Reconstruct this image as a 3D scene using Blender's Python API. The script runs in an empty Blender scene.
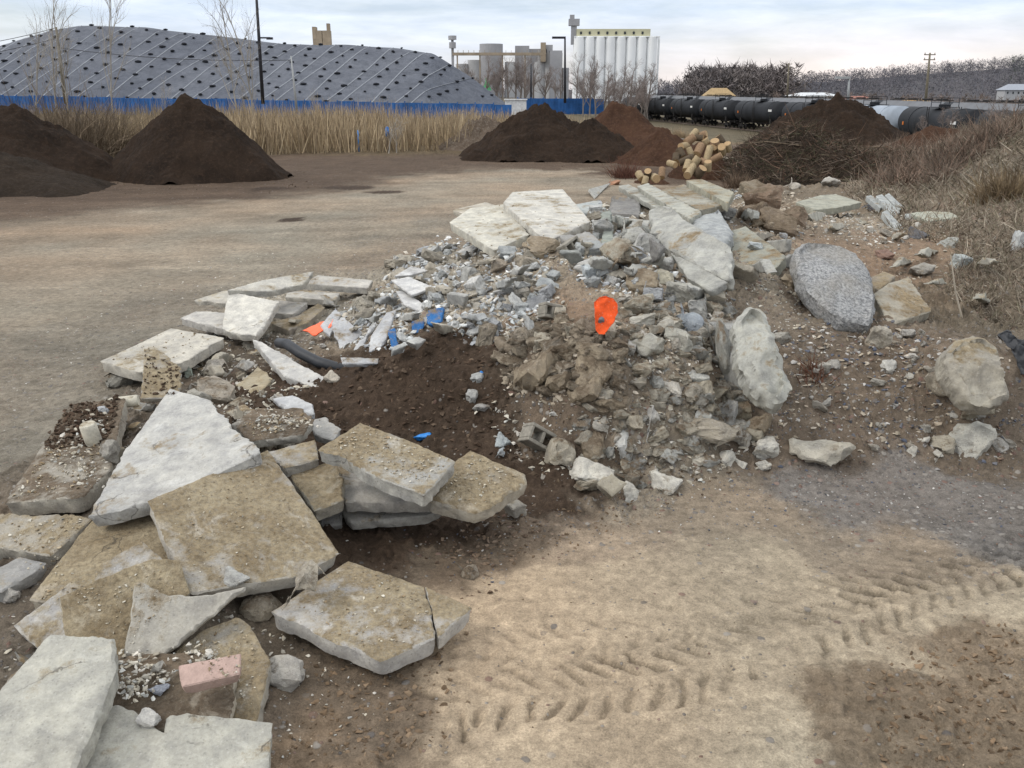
import bpy, bmesh, math, random
import numpy as np
from mathutils import Vector, Matrix, Quaternion
from mathutils.geometry import delaunay_2d_cdt
random.seed(7); RS = np.random.RandomState(11)
C = bpy.context.scene.collection
CAMZ, F, PITCH = 3.0, 887.0, math.radians(18.45)
CP, SP = math.cos(PITCH), math.sin(PITCH)

# ------------------------------------------------------------------ helpers
def ray(px, py):
    a = (px-512)/F; b = (384-py)/F
    return np.array([a, CP+b*SP, -SP+b*CP])
def at_z(px, py, z):
    d = ray(px, py); t = (z-CAMZ)/d[2]
    return np.array([d[0]*t, d[1]*t, z])
def at_d(px, py, Y):
    d = ray(px, py); t = Y/d[1]
    return Vector((d[0]*t, Y, CAMZ+d[2]*t))

def _h(ix, iy, iz, s):
    n = (ix.astype(np.int64)*374761393 + iy.astype(np.int64)*668265263 + iz.astype(np.int64)*2147483647 + s*974634777) & 0xffffffff
    n = ((n ^ (n >> 13))*1274126177) & 0xffffffff
    n = ((n ^ (n >> 16))*2246822519) & 0xffffffff
    return ((n ^ (n >> 15)) & 0xffffff)/float(0xffffff)
def vnoise2(x, y, s=0):
    x = np.asarray(x, float); y = np.asarray(y, float)
    ix = np.floor(x); iy = np.floor(y); fx = x-ix; fy = y-iy
    u = fx*fx*(3-2*fx); v = fy*fy*(3-2*fy); z0 = np.zeros_like(ix)
    a = _h(ix, iy, z0, s); b = _h(ix+1, iy, z0, s); c = _h(ix, iy+1, z0, s); d = _h(ix+1, iy+1, z0, s)
    return (a*(1-u)+b*u)*(1-v)+(c*(1-u)+d*u)*v*1.0 - 0.5
def fbm2(x, y, o=4, s=0, g=.5):
    r = 0; a = 1; f = 1; n = 0
    for i in range(o):
        r = r + a*vnoise2(x*f+i*17.3, y*f-i*9.1, s+i); n += a; a *= g; f *= 2.03
    return r/n*2
def vnoise3(p, s=0):
    i = np.floor(p); f = p-i; w = f*f*(3-2*f); r = 0
    for dx in (0, 1):
        for dy in (0, 1):
            for dz in (0, 1):
                k = (w[:, 0] if dx else 1-w[:, 0])*(w[:, 1] if dy else 1-w[:, 1])*(w[:, 2] if dz else 1-w[:, 2])
                r = r + k*_h(i[:, 0]+dx, i[:, 1]+dy, i[:, 2]+dz, s)
    return r*2-1
def fbm3(p, o=3, s=0, g=.5):
    r = 0; a = 1; f = 1; n = 0
    for i in range(o):
        r = r+a*vnoise3(p*f+i*11.7, s+i); n += a; a *= g; f *= 2.07
    return r/n
def sstep(a, b, x):
    t = np.clip((x-a)/(b-a), 0, 1); return t*t*(3-2*t)

def mesh_np(name, verts, faces, mat, smooth=False, cols=None, parent=None):
    me = bpy.data.meshes.new(name)
    verts = np.asarray(verts, np.float32); faces = np.asarray(faces, np.int32)
    k = faces.shape[1]
    me.vertices.add(len(verts)); me.vertices.foreach_set('co', verts.ravel())
    me.loops.add(faces.size); me.loops.foreach_set('vertex_index', faces.ravel())
    me.polygons.add(len(faces)); me.polygons.foreach_set('loop_start', np.arange(0, faces.size, k, dtype=np.int32))
    try: me.polygons.foreach_set('loop_total', np.full(len(faces), k, np.int32))
    except Exception: pass
    me.polygons.foreach_set('use_smooth', np.full(len(faces), smooth, bool))
    me.update(calc_edges=True)
    if cols is not None:
        c = np.ones((len(verts), 4), np.float32); c[:, :cols.shape[1]] = cols
        at = me.color_attributes.new('Col', 'FLOAT_COLOR', 'POINT'); at.data.foreach_set('color', c.ravel())
    if mat: me.materials.append(mat)
    o = bpy.data.objects.new(name, me); C.objects.link(o)
    if parent: o.parent = parent
    return o
def obj_bm(name, bm, mat, parent=None, smooth=False):
    me = bpy.data.meshes.new(name); bmesh.ops.recalc_face_normals(bm, faces=bm.faces)
    bm.to_mesh(me); bm.free()
    if smooth:
        for p in me.polygons: p.use_smooth = True
    if mat: me.materials.append(mat)
    o = bpy.data.objects.new(name, me); C.objects.link(o)
    if parent: o.parent = parent
    return o
def tag(o, label, cat, group=None):
    o['label'] = label; o['category'] = cat
    if group: o['group'] = group
    return o
def kind(o, k, label=None, cat=None):
    o['kind'] = k
    if label: o['label'] = label
    if cat: o['category'] = cat
    return o
def empty(name, loc, rz=0):
    o = bpy.data.objects.new(name, None); C.objects.link(o); o.location = loc; o.rotation_euler = (0, 0, rz); return o
def dup(root, loc, rz=0, sc=1, label=None, group=None):
    r = root.copy(); C.objects.link(r); r.location = loc; r.rotation_euler = (0, 0, rz); r.scale = (sc, sc, sc)
    if label: r['label'] = label
    if group: r['group'] = group
    for ch in [c for c in bpy.data.objects if c.parent == root]:
        c = ch.copy(); C.objects.link(c); c.parent = r
        for g in [q for q in bpy.data.objects if q.parent == ch]:
            d = g.copy(); C.objects.link(d); d.parent = c
    return r
def bm_box(bm, c, s, rz=0, M=None):
    m = Matrix.Translation(c) @ Matrix.Rotation(rz, 4, 'Z') @ Matrix.Diagonal((s[0], s[1], s[2], 1))
    if M is not None: m = M @ m
    return bmesh.ops.create_cube(bm, size=1, matrix=m)
def bm_tube(bm, pts, rs, n=8, cap=True):
    pts = [Vector(p) for p in pts]; rings = []
    if not hasattr(rs, '__len__'): rs = [rs]*len(pts)
    for i, p in enumerate(pts):
        t = (pts[min(i+1, len(pts)-1)]-pts[max(i-1, 0)]).normalized()
        a = t.cross(Vector((0, 0, 1)));
        if a.length < .05: a = t.cross(Vector((0, 1, 0)))
        a.normalize(); b = t.cross(a)
        rings.append([bm.verts.new(p+(a*math.cos(2*math.pi*k/n)+b*math.sin(2*math.pi*k/n))*rs[i]) for k in range(n)])
    for i in range(len(rings)-1):
        for k in range(n):
            bm.faces.new((rings[i][k], rings[i][(k+1) % n], rings[i+1][(k+1) % n], rings[i+1][k]))
    if cap and n > 2:
        bm.faces.new(rings[0][::-1]); bm.faces.new(rings[-1])
    return bm

# ------------------------------------------------------------------ materials
def newmat(name, rough=.9, spec=.2):
    m = bpy.data.materials.new(name); m.use_nodes = True
    nt = m.node_tree; b = nt.nodes['Principled BSDF']; b.inputs['Roughness'].default_value = rough
    b.inputs['Specular IOR Level'].default_value = spec
    return m, nt, b
class NB:
    def __init__(s, nt): s.nt = nt
    def n(s, t, **kw):
        x = s.nt.nodes.new(t)
        for k, v in kw.items(): setattr(x, k, v)
        return x
    def l(s, a, b): s.nt.links.new(a, b)
    def val(s, v, inp):
        if hasattr(v, 'links') or hasattr(v, 'is_output'): s.l(v, inp)
        else:
            if inp.type == 'RGBA' and len(v) == 3: v = (*v, 1)
            inp.default_value = v
    def noise(s, vec, scale, det=4, rough=.55, dist=0):
        x = s.n('ShaderNodeTexNoise'); x.inputs['Scale'].default_value = scale; x.inputs['Detail'].default_value = det
        x.inputs['Roughness'].default_value = rough; x.inputs['Distortion'].default_value = dist
        if vec is not None: s.l(vec, x.inputs['Vector'])
        return x.outputs['Fac']
    def vor(s, vec, scale, out='Distance', feature='F1'):
        x = s.n('ShaderNodeTexVoronoi'); x.feature = feature; x.inputs['Scale'].default_value = scale
        if vec is not None: s.l(vec, x.inputs['Vector'])
        return x.outputs[out]
    def rng(s, v, a, b, c=0., d=1.):
        x = s.n('ShaderNodeMapRange'); s.val(v, x.inputs[0])
        for i, q in enumerate((a, b, c, d)): s.val(q, x.inputs[1+i])
        return x.outputs[0]
    def math(s, op, a, b=0.):
        x = s.n('ShaderNodeMath'); x.operation = op; s.val(a, x.inputs[0]); s.val(b, x.inputs[1]); return x.outputs[0]
    def mix(s, f, a, b, bt='MIX'):
        x = s.n('ShaderNodeMix'); x.data_type = 'RGBA'; x.blend_type = bt
        s.val(f, x.inputs[0]); s.val(a, x.inputs[6]); s.val(b, x.inputs[7]); return x.outputs[2]
    def bump(s, h, dist, strength=1, nrm=None):
        x = s.n('ShaderNodeBump'); x.inputs['Distance'].default_value = dist; x.inputs['Strength'].default_value = strength
        s.l(h, x.inputs['Height'])
        if nrm: s.l(nrm, x.inputs['Normal'])
        return x.outputs[0]
def simple(name, col, rough=.8, var=.25, scale=3., spec=.2, metal=0, bump=0, col2=None):
    m, nt, b = newmat(name, rough, spec); B = NB(nt)
    tc = B.n('ShaderNodeTexCoord').outputs['Object']
    f = B.rng(B.noise(tc, scale, 5, .6), .3, .7)
    c2 = col2 or tuple(c*(1-var) for c in col)
    B.l(B.mix(f, c2, tuple(min(1, c*(1+var*.5)) for c in col)), b.inputs['Base Color'])
    b.inputs['Metallic'].default_value = metal
    if bump: B.l(B.bump(B.noise(tc, scale*6, 5, .6), bump), b.inputs['Normal'])
    return m
def vcol(name, rough=.95, mult=1., scale=2., trans=0):
    m, nt, b = newmat(name, rough, .1); B = NB(nt)
    a = B.n('ShaderNodeAttribute', attribute_name='Col')
    tc = B.n('ShaderNodeTexCoord').outputs['Object']
    f = B.rng(B.noise(tc, scale, 4), .3, .7, .75*mult, 1.2*mult)
    B.l(B.mix(1., a.outputs['Color'], f, 'MULTIPLY'), b.inputs['Base Color'])
    return m

def concrete_mat(name, dirt1, dirt2, top=True, agg=.25):
    """object colour = clean concrete, object alpha = amount of dirt"""
    m, nt, b = newmat(name, .93, .15); B = NB(nt)
    oi = B.n('ShaderNodeObjectInfo'); tc = B.n('ShaderNodeTexCoord').outputs['Object']
    off = B.n('ShaderNodeVectorMath', operation='ADD'); B.l(tc, off.inputs[0])
    sc = B.math('MULTIPLY', oi.outputs['Random'], 37.); B.l(sc, off.inputs[1]); P = off.outputs[0]
    if not top:  # rocks: mesh local coords are unit sized
        mp = B.n('ShaderNodeVectorMath', operation='SCALE'); B.l(P, mp.inputs[0]); mp.inputs['Scale'].default_value = .45; P = mp.outputs[0]
    big = B.noise(P, 1.6, 5, .62, .4); mid = B.noise(P, 7., 6, .68); fine = B.noise(P, 55., 6, .75)
    base = B.mix(B.rng(mid, .3, .72), B.mix(1., oi.outputs['Color'], (.6, .6, .62), 'MULTIPLY'), B.mix(1., oi.outputs['Color'], (1.2, 1.19, 1.15), 'MULTIPLY'))
    base = B.mix(B.rng(fine, .35, .7, .0, .5), base, B.mix(1., base, (.6, .58, .55), 'MULTIPLY'))
    # aggregate specks
    vc = B.n('ShaderNodeTexVoronoi'); vc.inputs['Scale'].default_value = 75; B.l(P, vc.inputs['Vector'])
    sp = B.n('ShaderNodeSeparateColor'); B.l(vc.outputs['Color'], sp.inputs[0])
    spk = B.math('MULTIPLY', B.rng(sp.outputs[0], .82, .9), B.rng(vc.outputs['Distance'], .45, .3))
    base = B.mix(B.math('MULTIPLY', spk, agg), base, (.09, .085, .08))
    spk2 = B.math('MULTIPLY', B.rng(sp.outputs[1], .86, .92), B.rng(vc.outputs['Distance'], .45, .3))
    base = B.mix(B.math('MULTIPLY', spk2, agg*.8), base, (.62, .6, .56))
    # dirt, thicker where the surface faces up
    g = B.n('ShaderNodeNewGeometry'); sz = B.n('ShaderNodeSeparateXYZ'); B.l(g.outputs['Normal'], sz.inputs[0])
    up = B.rng(sz.outputs[2], .35, .75, .28 if top else .55, 1.)
    amt = B.math('MULTIPLY', oi.outputs['Alpha'], up)
    lo = B.math('SUBTRACT', 1.0, amt)
    nn = B.math('ADD', B.math('MULTIPLY', big, .55), B.math('MULTIPLY', mid, .45))
    nn = B.rng(nn, .34, .66)
    dm = B.rng(nn, B.math('SUBTRACT', lo, .1), B.math('ADD', lo, .16))
    dm = B.math('MULTIPLY', dm, B.rng(fine, .28, .5, .55, 1.))
    dcol = B.mix(B.rng(B.noise(P, 3.3, 4, .6), .35, .65), dirt1, dirt2)
    dcol = B.mix(B.rng(B.noise(P, 26., 5, .7), .4, .7), dcol, B.mix(1., dcol, (.5, .48, .46), 'MULTIPLY'))
    col = B.mix(dm, base, dcol)
    wh = B.math('MULTIPLY', B.rng(B.noise(P, 4.2, 6, .7, .8), .57, .66), B.rng(fine, .3, .55, .3, .8))
    col = B.mix(B.math('MULTIPLY', wh, .55), col, B.mix(1., oi.outputs['Color'], (1.25, 1.25, 1.25), 'MULTIPLY'))
    vd = B.n('ShaderNodeTexVoronoi', feature='DISTANCE_TO_EDGE'); vd.inputs['Scale'].default_value = 1.5
    wv = B.n('ShaderNodeVectorMath', operation='ADD'); nz = B.n('ShaderNodeTexNoise'); nz.inputs['Scale'].default_value = 4; nz.inputs['Detail'].default_value = 6; B.l(P, nz.inputs['Vector'])
    sv = B.n('ShaderNodeVectorMath', operation='SCALE'); sv.inputs['Scale'].default_value = .35; B.l(nz.outputs['Color'], sv.inputs[0]); B.l(P, wv.inputs[0]); B.l(sv.outputs[0], wv.inputs[1]); B.l(wv.outputs[0], vd.inputs['Vector'])
    crk = B.math('MULTIPLY', B.rng(vd.outputs['Distance'], .009, .003), B.rng(big, .55, .6))
    col = B.mix(B.math('MULTIPLY', crk, .6), col, (.05, .045, .04))
    # cracks and water stains
    st = B.rng(B.noise(P, 1.3, 5, .65, 1.2), .5, .7, 0., .5)
    col = B.mix(st, col, B.mix(1., col, (.62, .6, .58), 'MULTIPLY'))
    B.l(col, b.inputs['Base Color'])
    h = B.math('ADD', B.math('MULTIPLY', mid, .6), B.math('MULTIPLY', fine, .4))
    h = B.math('ADD', h, B.math('MULTIPLY', dm, B.math('MULTIPLY', B.noise(P, 34., 5, .7), .9)))
    B.l(B.bump(h, .016 if top else .028, .9), b.inputs['Normal'])
    return m
M = {}
M['slab'] = concrete_mat('weathered_concrete', (.22, .165, .1), (.31, .24, .145))
M['slabtan'] = concrete_mat('soil_stained_concrete', (.25, .195, .12), (.36, .3, .2), agg=.35)
M['slabdark'] = concrete_mat('dark_soil_concrete', (.11, .085, .06), (.2, .155, .11), agg=.35)
M['rock'] = concrete_mat('broken_concrete', (.2, .15, .1), (.28, .22, .155), top=False, agg=.5)
M['clod'] = concrete_mat('earth_caked_rock', (.17, .13, .09), (.24, .19, .135), top=False, agg=.3)
def granite():
    m, nt, b = newmat('granite', .8, .25); B = NB(nt)
    tc = B.n('ShaderNodeTexCoord').outputs['Object']
    c = B.mix(B.rng(B.noise(tc, 34, 4, .8), .38, .62), (.15, .153, .157), (.5, .5, .49)); c = B.mix(B.rng(B.noise(tc, 5, 6, .7), .35, .7, 0, .45), c, B.mix(1., c, (.55, .56, .56), 'MULTIPLY'))
    c = B.mix(B.rng(B.noise(tc, 2.2, 4, .6), .45, .72, 0, .6), c, (.3, .27, .22))
    B.l(c, b.inputs['Base Color']); B.l(B.bump(B.noise(tc, 9, 8, .78), .05), b.inputs['Normal']); return m
M['granite'] = granite()
M['white'] = simple('white_board', (.6, .61, .62), .75, .35, 7, bump=.006)
M['blue'] = simple('blue_paint', (.03, .17, .48), .55, .35, 12, bump=.005)
M['bluerag'] = simple('blue_plastic', (.03, .22, .6), .35, .3, 12, .5)
M['orange'] = simple('orange_plastic', (.9, .13, .04), .45, .18, 10, .4)
M['black'] = simple('black_rubber', (.02, .022, .026), .5, .4, 9, .4, bump=.004)
M['pink'] = simple('pink_brick', (.43, .31, .265), .9, .22, 22, bump=.006)
M['block'] = simple('grey_block', (.27, .25, .21), .95, .35, 16, bump=.008)
M['bark'] = simple('bark', (.17, .13, .09), .9, .4, 8, bump=.01)
M['cutwood'] = simple('cut_wood', (.42, .29, .16), .8, .3, 8, bump=.01)
M['orangebark'] = simple('reddish_log_bark', (.25, .165, .1), .9, .35, 8, bump=.01)
M['twig'] = vcol('dry_plants')
M['rubblev'] = vcol('rubble_chips', .9, 1., 30.)
def mulchm(name, a, b_, c):
    m, nt, b = newmat(name, .95, .1); B = NB(nt); tc = B.n('ShaderNodeTexCoord').outputs['Object']
    col = B.mix(B.rng(B.noise(tc, .8, 5, .65), .35, .65), a, b_)
    col = B.mix(B.rng(B.noise(tc, 9., 6, .8), .5, .72), col, c)
    B.l(col, b.inputs['Base Color']); B.l(B.bump(B.noise(tc, 6., 8, .8), .18, .9), b.inputs['Normal']); return m
M['mulch'] = mulchm('dark_mulch', (.023, .0165, .0125), (.042, .028, .0195), (.068, .043, .028))
M['mulchred'] = mulchm('reddish_mulch', (.055, .03, .02), (.09, .048, .03), (.13, .075, .045))
M['mulchgrey'] = mulchm('grey_brown_compost', (.026, .02, .015), (.042, .031, .023), (.075, .055, .038))
M['barkpale'] = simple('pale_log_bark', (.36, .28, .17), .9, .35, 8, bump=.01); M['barkdark'] = simple('dark_log_bark', (.1, .075, .05), .9, .35, 8, bump=.01)
M['debris'] = mulchm('mixed_debris', (.1, .075, .055), (.16, .12, .09), (.28, .25, .21))
# ------------------------------------------------------------------ terrain
ctrl = [ # px, py, z
(500,900,0),(900,760,0),(700,700,0),(500,760,0),(430,700,0),(1020,600,.0),(700,560,0),(560,560,0),(300,740,0),(1023,500,.03),
(600,515,0),(680,495,0),(760,480,0),(860,475,0),(950,472,.02),(1024,465,.05),
(430,560,-.02),(350,545,.0),(480,530,-.03),(400,520,-.02),(520,490,.02),
(100,560,.22),(200,500,.28),(60,700,.12),(230,690,.06),(200,420,.3),(300,430,.25),(160,600,.2),(20,600,.12),(0,768,.1),(250,560,.15),
(0,470,0),(50,400,0),(90,350,0),(140,320,0),(220,283,0),(290,268,0),(390,262,.03),(425,245,.05),(445,222,.1),
(130,400,.12),(180,370,.15),(240,330,.18),(300,300,.15),(350,290,.15),(250,390,.25),(150,440,.25),(80,450,.12),
(330,400,.3),(380,385,.42),(430,345,.7),(390,350,.55),(450,390,.45),(500,440,.22),(460,480,.03),(430,440,.12),(380,420,.2),(480,400,.42),
(480,330,.75),(430,300,.7),(400,290,.5),(370,320,.4),(340,350,.28),(460,270,.95),(500,260,1.15),(310,330,.2),
(550,260,1.22),(600,255,1.28),(600,300,1.1),(560,330,.95),(560,380,.68),(600,400,.6),(540,425,.3),(600,445,.22),(650,460,.12),(570,480,.06),(700,460,.12),
(650,400,.55),(700,380,.65),(640,330,.98),(700,320,.95),(720,420,.3),(740,455,.1),(650,260,1.25),(700,260,1.25),(650,215,1.25),(720,205,1.1),(600,205,1.1),(560,215,1.15),
(760,330,.85),(800,305,.9),(830,340,.78),(880,345,.72),(930,370,.62),(980,345,.75),(1020,385,.62),(800,400,.42),(880,420,.27),(960,430,.22),(770,440,.15),(900,390,.48),(1020,430,.25),
(850,300,.85),(950,318,.62),(1000,300,.72),(900,262,.75),(950,245,.85),(1010,235,1.05),(860,228,.8),(900,215,.75),(800,215,.95),(760,222,1.1),(1000,275,.75),(940,290,.62),
(850,195,.35),(950,200,.7),(1010,200,1.0),(1020,160,1.5),(960,170,.95),(900,178,.35),(990,135,1.75),(1023,117,2.1),(945,150,1.0),(885,165,.25),(850,175,.1)]
K = [at_z(a, b, c) for a, b, c in ctrl]
world_pts = [(-6,3,.0),(-7,6,0),(-8,9,0),(-8,13,0),(-1.5,17,0.),(1,17.5,.05),(3.2,18,.1),(5.5,19,.15),(-6,20,0),(0,24,0),(3,28,0),(7,24,.1),(5,36,0),(-10,32,0),(-22,26,0),(-25,40,0),(-10,45,0),
 (3,45,0),(9,42,0),(13,40,0),(10,31,0),(15,34,.6),(0,0,0),(5,0,0),(-5,0,0),(8,4,.1),(10,7,.35),(12,10,.8),(14,14,1.4),(17,20,2.2),(22,27,2.8),(27,35,2.6),(28,20,3.2),(22,12,2.6),(16,5,1.2),(10,0,.1),
 (27,44,1.3),(29,50,.3),(32,46,0),(38,40,-.5),(30,60,-1.8),(36,60,-2.5),(20,52,0),(12,56,-.2),(0,58,-.1),(-20,58,0),(-40,40,0),(-40,60,0),(-45,20,0),(-20,8,0),(-20,-5,0),(20,-8,1),(0,-8,0),(35,0,3),(45,20,3),(45,45,-1),(50,60,-3),(24,62,-1),
 (-45,75,-.2),(-10,75,-.2),(10,75,-.5),(22,75,-1.5),(33,75,-2.8),(60,75,-3.2)]
K = np.array([list(k) for k in K]+[list(p) for p in world_pts])
def _phi(d): return np.sqrt(d*d+.04)
_n = len(K)
_D = np.hypot(K[:, None, 0]-K[None, :, 0], K[:, None, 1]-K[None, :, 1])
_A = np.zeros((_n+3, _n+3)); _A[:_n, :_n] = _phi(_D)+np.eye(_n)*(-.015); _A[:_n, _n] = 1; _A[:_n, _n+1:] = K[:, :2]; _A[_n, :_n] = 1; _A[_n+1:, :_n] = K[:, :2].T
_w = np.linalg.solve(_A, np.concatenate([K[:, 2], [0, 0, 0]]))
def far_h(x, y):
    t = sstep(6, 30, x+ (y-60)*.02)
    h = -.2-.9*sstep(60, 140, y)*(1-t)-3.1*t
    # wooded hills on the right
    h = h+sstep(520, 950, y)*np.clip((x/np.maximum(y, 1)-.18)*75, 0, 45)
    h = h+5*fbm2(x*.006, y*.006, 3, 5)*sstep(500, 800, y)*(x > 0)
    return h
def base_h(x, y):
    x = np.asarray(x, float); y = np.asarray(y, float); sh = x.shape; x = x.ravel(); y = y.ravel(); out = np.empty_like(x)
    for i in range(0, len(x), 60000):
        a = x[i:i+60000]; b = y[i:i+60000]
        ac = np.clip(a, -46, 60); bc = np.clip(b, -9, 76)
        d = np.hypot(ac[:, None]-K[None, :, 0], bc[:, None]-K[None, :, 1])
        z = _phi(d)@_w[:_n]+_w[_n]+ac*_w[_n+1]+bc*_w[_n+2]
        t = sstep(60, 76, b)
        out[i:i+60000] = z*(1-t)+far_h(a, b)*t
    return out.reshape(sh)

# colour / roughness zones: px, py, z, kind
SAND, YARD, DARK, GRAV, BROWN, LIGHT, BANK, MUL, FAR, TILL, RED, WET, RUT, FIELD, BALL, YARD2 = range(16)
#        albedo               rough  gravel
ZT = {YARD2: ((.215, .182, .14), .012, .35), SAND: ((.4, .325, .232), .0055, .08), YARD: ((.265, .218, .162), .006, .12), DARK: ((.062, .043, .03), .032, .1), GRAV: ((.195, .178, .16), .01, .8),
 BROWN: ((.165, .131, .098), .028, .5), LIGHT: ((.3, .255, .195), .034, .85), BANK: ((.18, .147, .108), .06, .35), MUL: ((.095, .067, .047), .01, .1), FAR: ((.12, .09, .055), .05, .0),
 TILL: ((.21, .157, .107), .026, .15), RED: ((.23, .17, .12), .024, .4), WET: ((.15, .118, .086), .01, .15), RUT: ((.3, .24, .175), .006, .2), FIELD: ((.16, .12, .07), .03, 0), BALL: ((.17, .16, .15), .06, .6)}
zones = [(p[0], p[1], p[2], t) for t, L in {
 SAND: [(900,600,0),(700,620,0),(560,640,0),(480,700,0),(560,740,0),(700,740,0),(800,720,0),(640,560,0),(800,570,0),(960,590,0),(560,580,0),(500,610,0),(440,680,0),(760,680,0),(830,650,0),(600,680,0),(500,768,0),(700,800,0),(1010,570,0)],
 TILL: [(900,700,0),(960,640,0),(1010,700,0),(950,768,0),(870,750,0),(1020,630,0),(1050,760,0),(290,745,0),(340,760,0),(320,715,0),(860,690,0)],
 RUT: [(650,530,0),(600,540,0),(720,520,0),(800,525,0),(860,545,0),(700,505,0),(900,550,0)],
 GRAV: [(860,500,0),(930,500,0),(1000,500,0),(1020,530,0),(820,490,0),(960,535,0),(900,480,0),(1060,500,0),(960,480,0)],
 WET: [(400,690,0),(340,640,.0),(350,690,0),(300,690,0),(520,540,0),(470,560,0),(360,720,0)],
 DARK: [(350,400,.3),(380,390,.4),(430,350,.65),(400,370,.5),(450,395,.4),(480,420,.3),(300,400,.25),(250,400,.25),(420,420,.2),(500,460,.1),(450,490,0),(400,540,0),(350,550,0),(550,500,0),(470,345,.7),(430,520,0),(480,520,0),(540,470,.05),(520,430,.25),(560,470,.05),(330,430,.2)],
 BROWN: [(900,370,.62),(940,400,.45),(880,340,.75),(980,400,.5),(900,340,.7),(930,350,.68),(560,400,.5),(600,430,.25),(540,390,.5),(620,400,.5),(580,350,.8),(620,470,.08),(760,380,.5),(800,400,.4),(790,350,.8),(850,390,.5),(820,430,.3),(760,440,.2),(890,440,.2),(960,450,.15),(1010,450,.15),(100,560,.2),(200,500,.25),(150,620,.15),(60,700,.1),(160,420,.25),(200,400,.25),(230,350,.2),(800,300,.9),(560,520,0),(100,440,.15),(20,620,.1),(240,700,.05)],
 LIGHT: [(640,310,1.05),(600,300,1.1),(640,350,.85),(690,340,.85),(690,390,.6),(640,420,.4),(700,430,.3),(520,300,.95),(460,300,.9),(400,310,.5),(560,270,1.2),(600,240,1.25),(700,240,1.25),(860,310,.85),(650,490,.03),(620,500,0),(850,225,.8),(880,232,.8),(760,290,1.0),(340,320,.25),(320,290,.15)],
 RED: [(540,290,1.1),(570,300,1.1),(560,320,1.0),(590,320,1.0),(920,240,.85),(880,260,.8),(950,270,.8)],
 BANK: [(950,300,.65),(1000,290,.75),(1010,250,1.0),(980,230,1.),(940,210,.7),(900,190,.4),(960,190,.9),(1010,170,1.4),(970,150,1.3),(1020,130,2),(900,165,.3),(850,185,.2),(1000,320,.7)],
 YARD2: [(20,450,0),(60,395,0),(110,335,0),(0,400,0),(-60,450,0),(30,360,0),(160,300,0),(-60,390,0),(40,420,0),(410,245,0),(430,228,0),(380,258,0),(-20,430,0)],
 YARD: [(60,310,0),(200,260,0),(300,240,0),(400,230,0),(100,250,0),(250,220,0),(400,200,0),(500,190,0),(480,180,0),(20,260,0),(300,210,0),(350,250,0),(150,280,0),(-60,300,0),(600,180,0),(560,172,0)],
 MUL: [(20,200,0),(80,195,0),(200,192,0),(300,180,0),(260,185,0),(340,165,0),(400,168,0),(450,160,0),(550,166,0),(620,172,0),(660,170,0),(300,160,0),(700,178,0),(-40,205,0)],
 FAR: [(50,150,0),(200,150,0),(100,150,0),(350,150,0),(420,150,0)]}.items() for p in L]
ZK = np.array([[*at_z(a, b, c)[:2]] for a, b, c, t in zones]+[(20,50),(10,60),(0,60),(-20,60),(-40,60),(20,20),(25,30),(28,42),(16,12),(12,8),(-9,6),(-10,12),(30,10),(9,3),(-9,0),(0,-6),(33,60),(40,75),(36,90),(8,38),(5,44),(12,44)], float)
ZI = [z[3] for z in zones]+[BANK,FIELD,FIELD,FIELD,FIELD,BANK,BANK,BANK,BANK,BANK,YARD,YARD,BANK,TILL,YARD,SAND,BALL,BALL,BALL,MUL,MUL,MUL]
ZC = np.array([[*ZT[i][0], ZT[i][1], ZT[i][2]] for i in ZI])
def surf(x, y):
    """albedo rgb, roughness amplitude, gravel amount at world points"""
    sh = x.shape; x = x.ravel(); y = y.ravel(); out = np.empty((len(x), 5))
    s = .1+.014*np.abs(y)
    wx = x+s*2.2*fbm2(x*1.3, y*1.3, 4, 31); wy = y+s*2.2*fbm2(x*1.3+40, y*1.3, 4, 37)
    wx = wx+.22*fbm2(x*4, y*4, 6, 32, .65); wy = wy+.22*fbm2(x*4+9, y*4, 6, 38, .65)
    for i in range(0, len(x), 60000):
        d = (wx[i:i+60000, None]-ZK[None, :, 0])**2+(wy[i:i+60000, None]-ZK[None, :, 1])**2+.01
        w = d**-2.3; w /= w.sum(1, keepdims=True); out[i:i+60000] = w@ZC
    t = sstep(85, 110, y)[:, None]
    out = out*(1-t)+np.array([.12, .1, .065, .0, 0])*t
    t = sstep(330, 480, y)[:, None]
    out = out*(1-t)+np.array([.085, .08, .084, .0, 0])*t
    return out.reshape(sh+(5,))
# shallow dark puddle stains in the yard
stains = [(*at_z(270,188,0)[:2],.7,.32),(*at_z(348,187,0)[:2],1.0,.35),(*at_z(293,220,0)[:2],.45,.16),(*at_z(385,192,0)[:2],.6,.2)]
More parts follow.
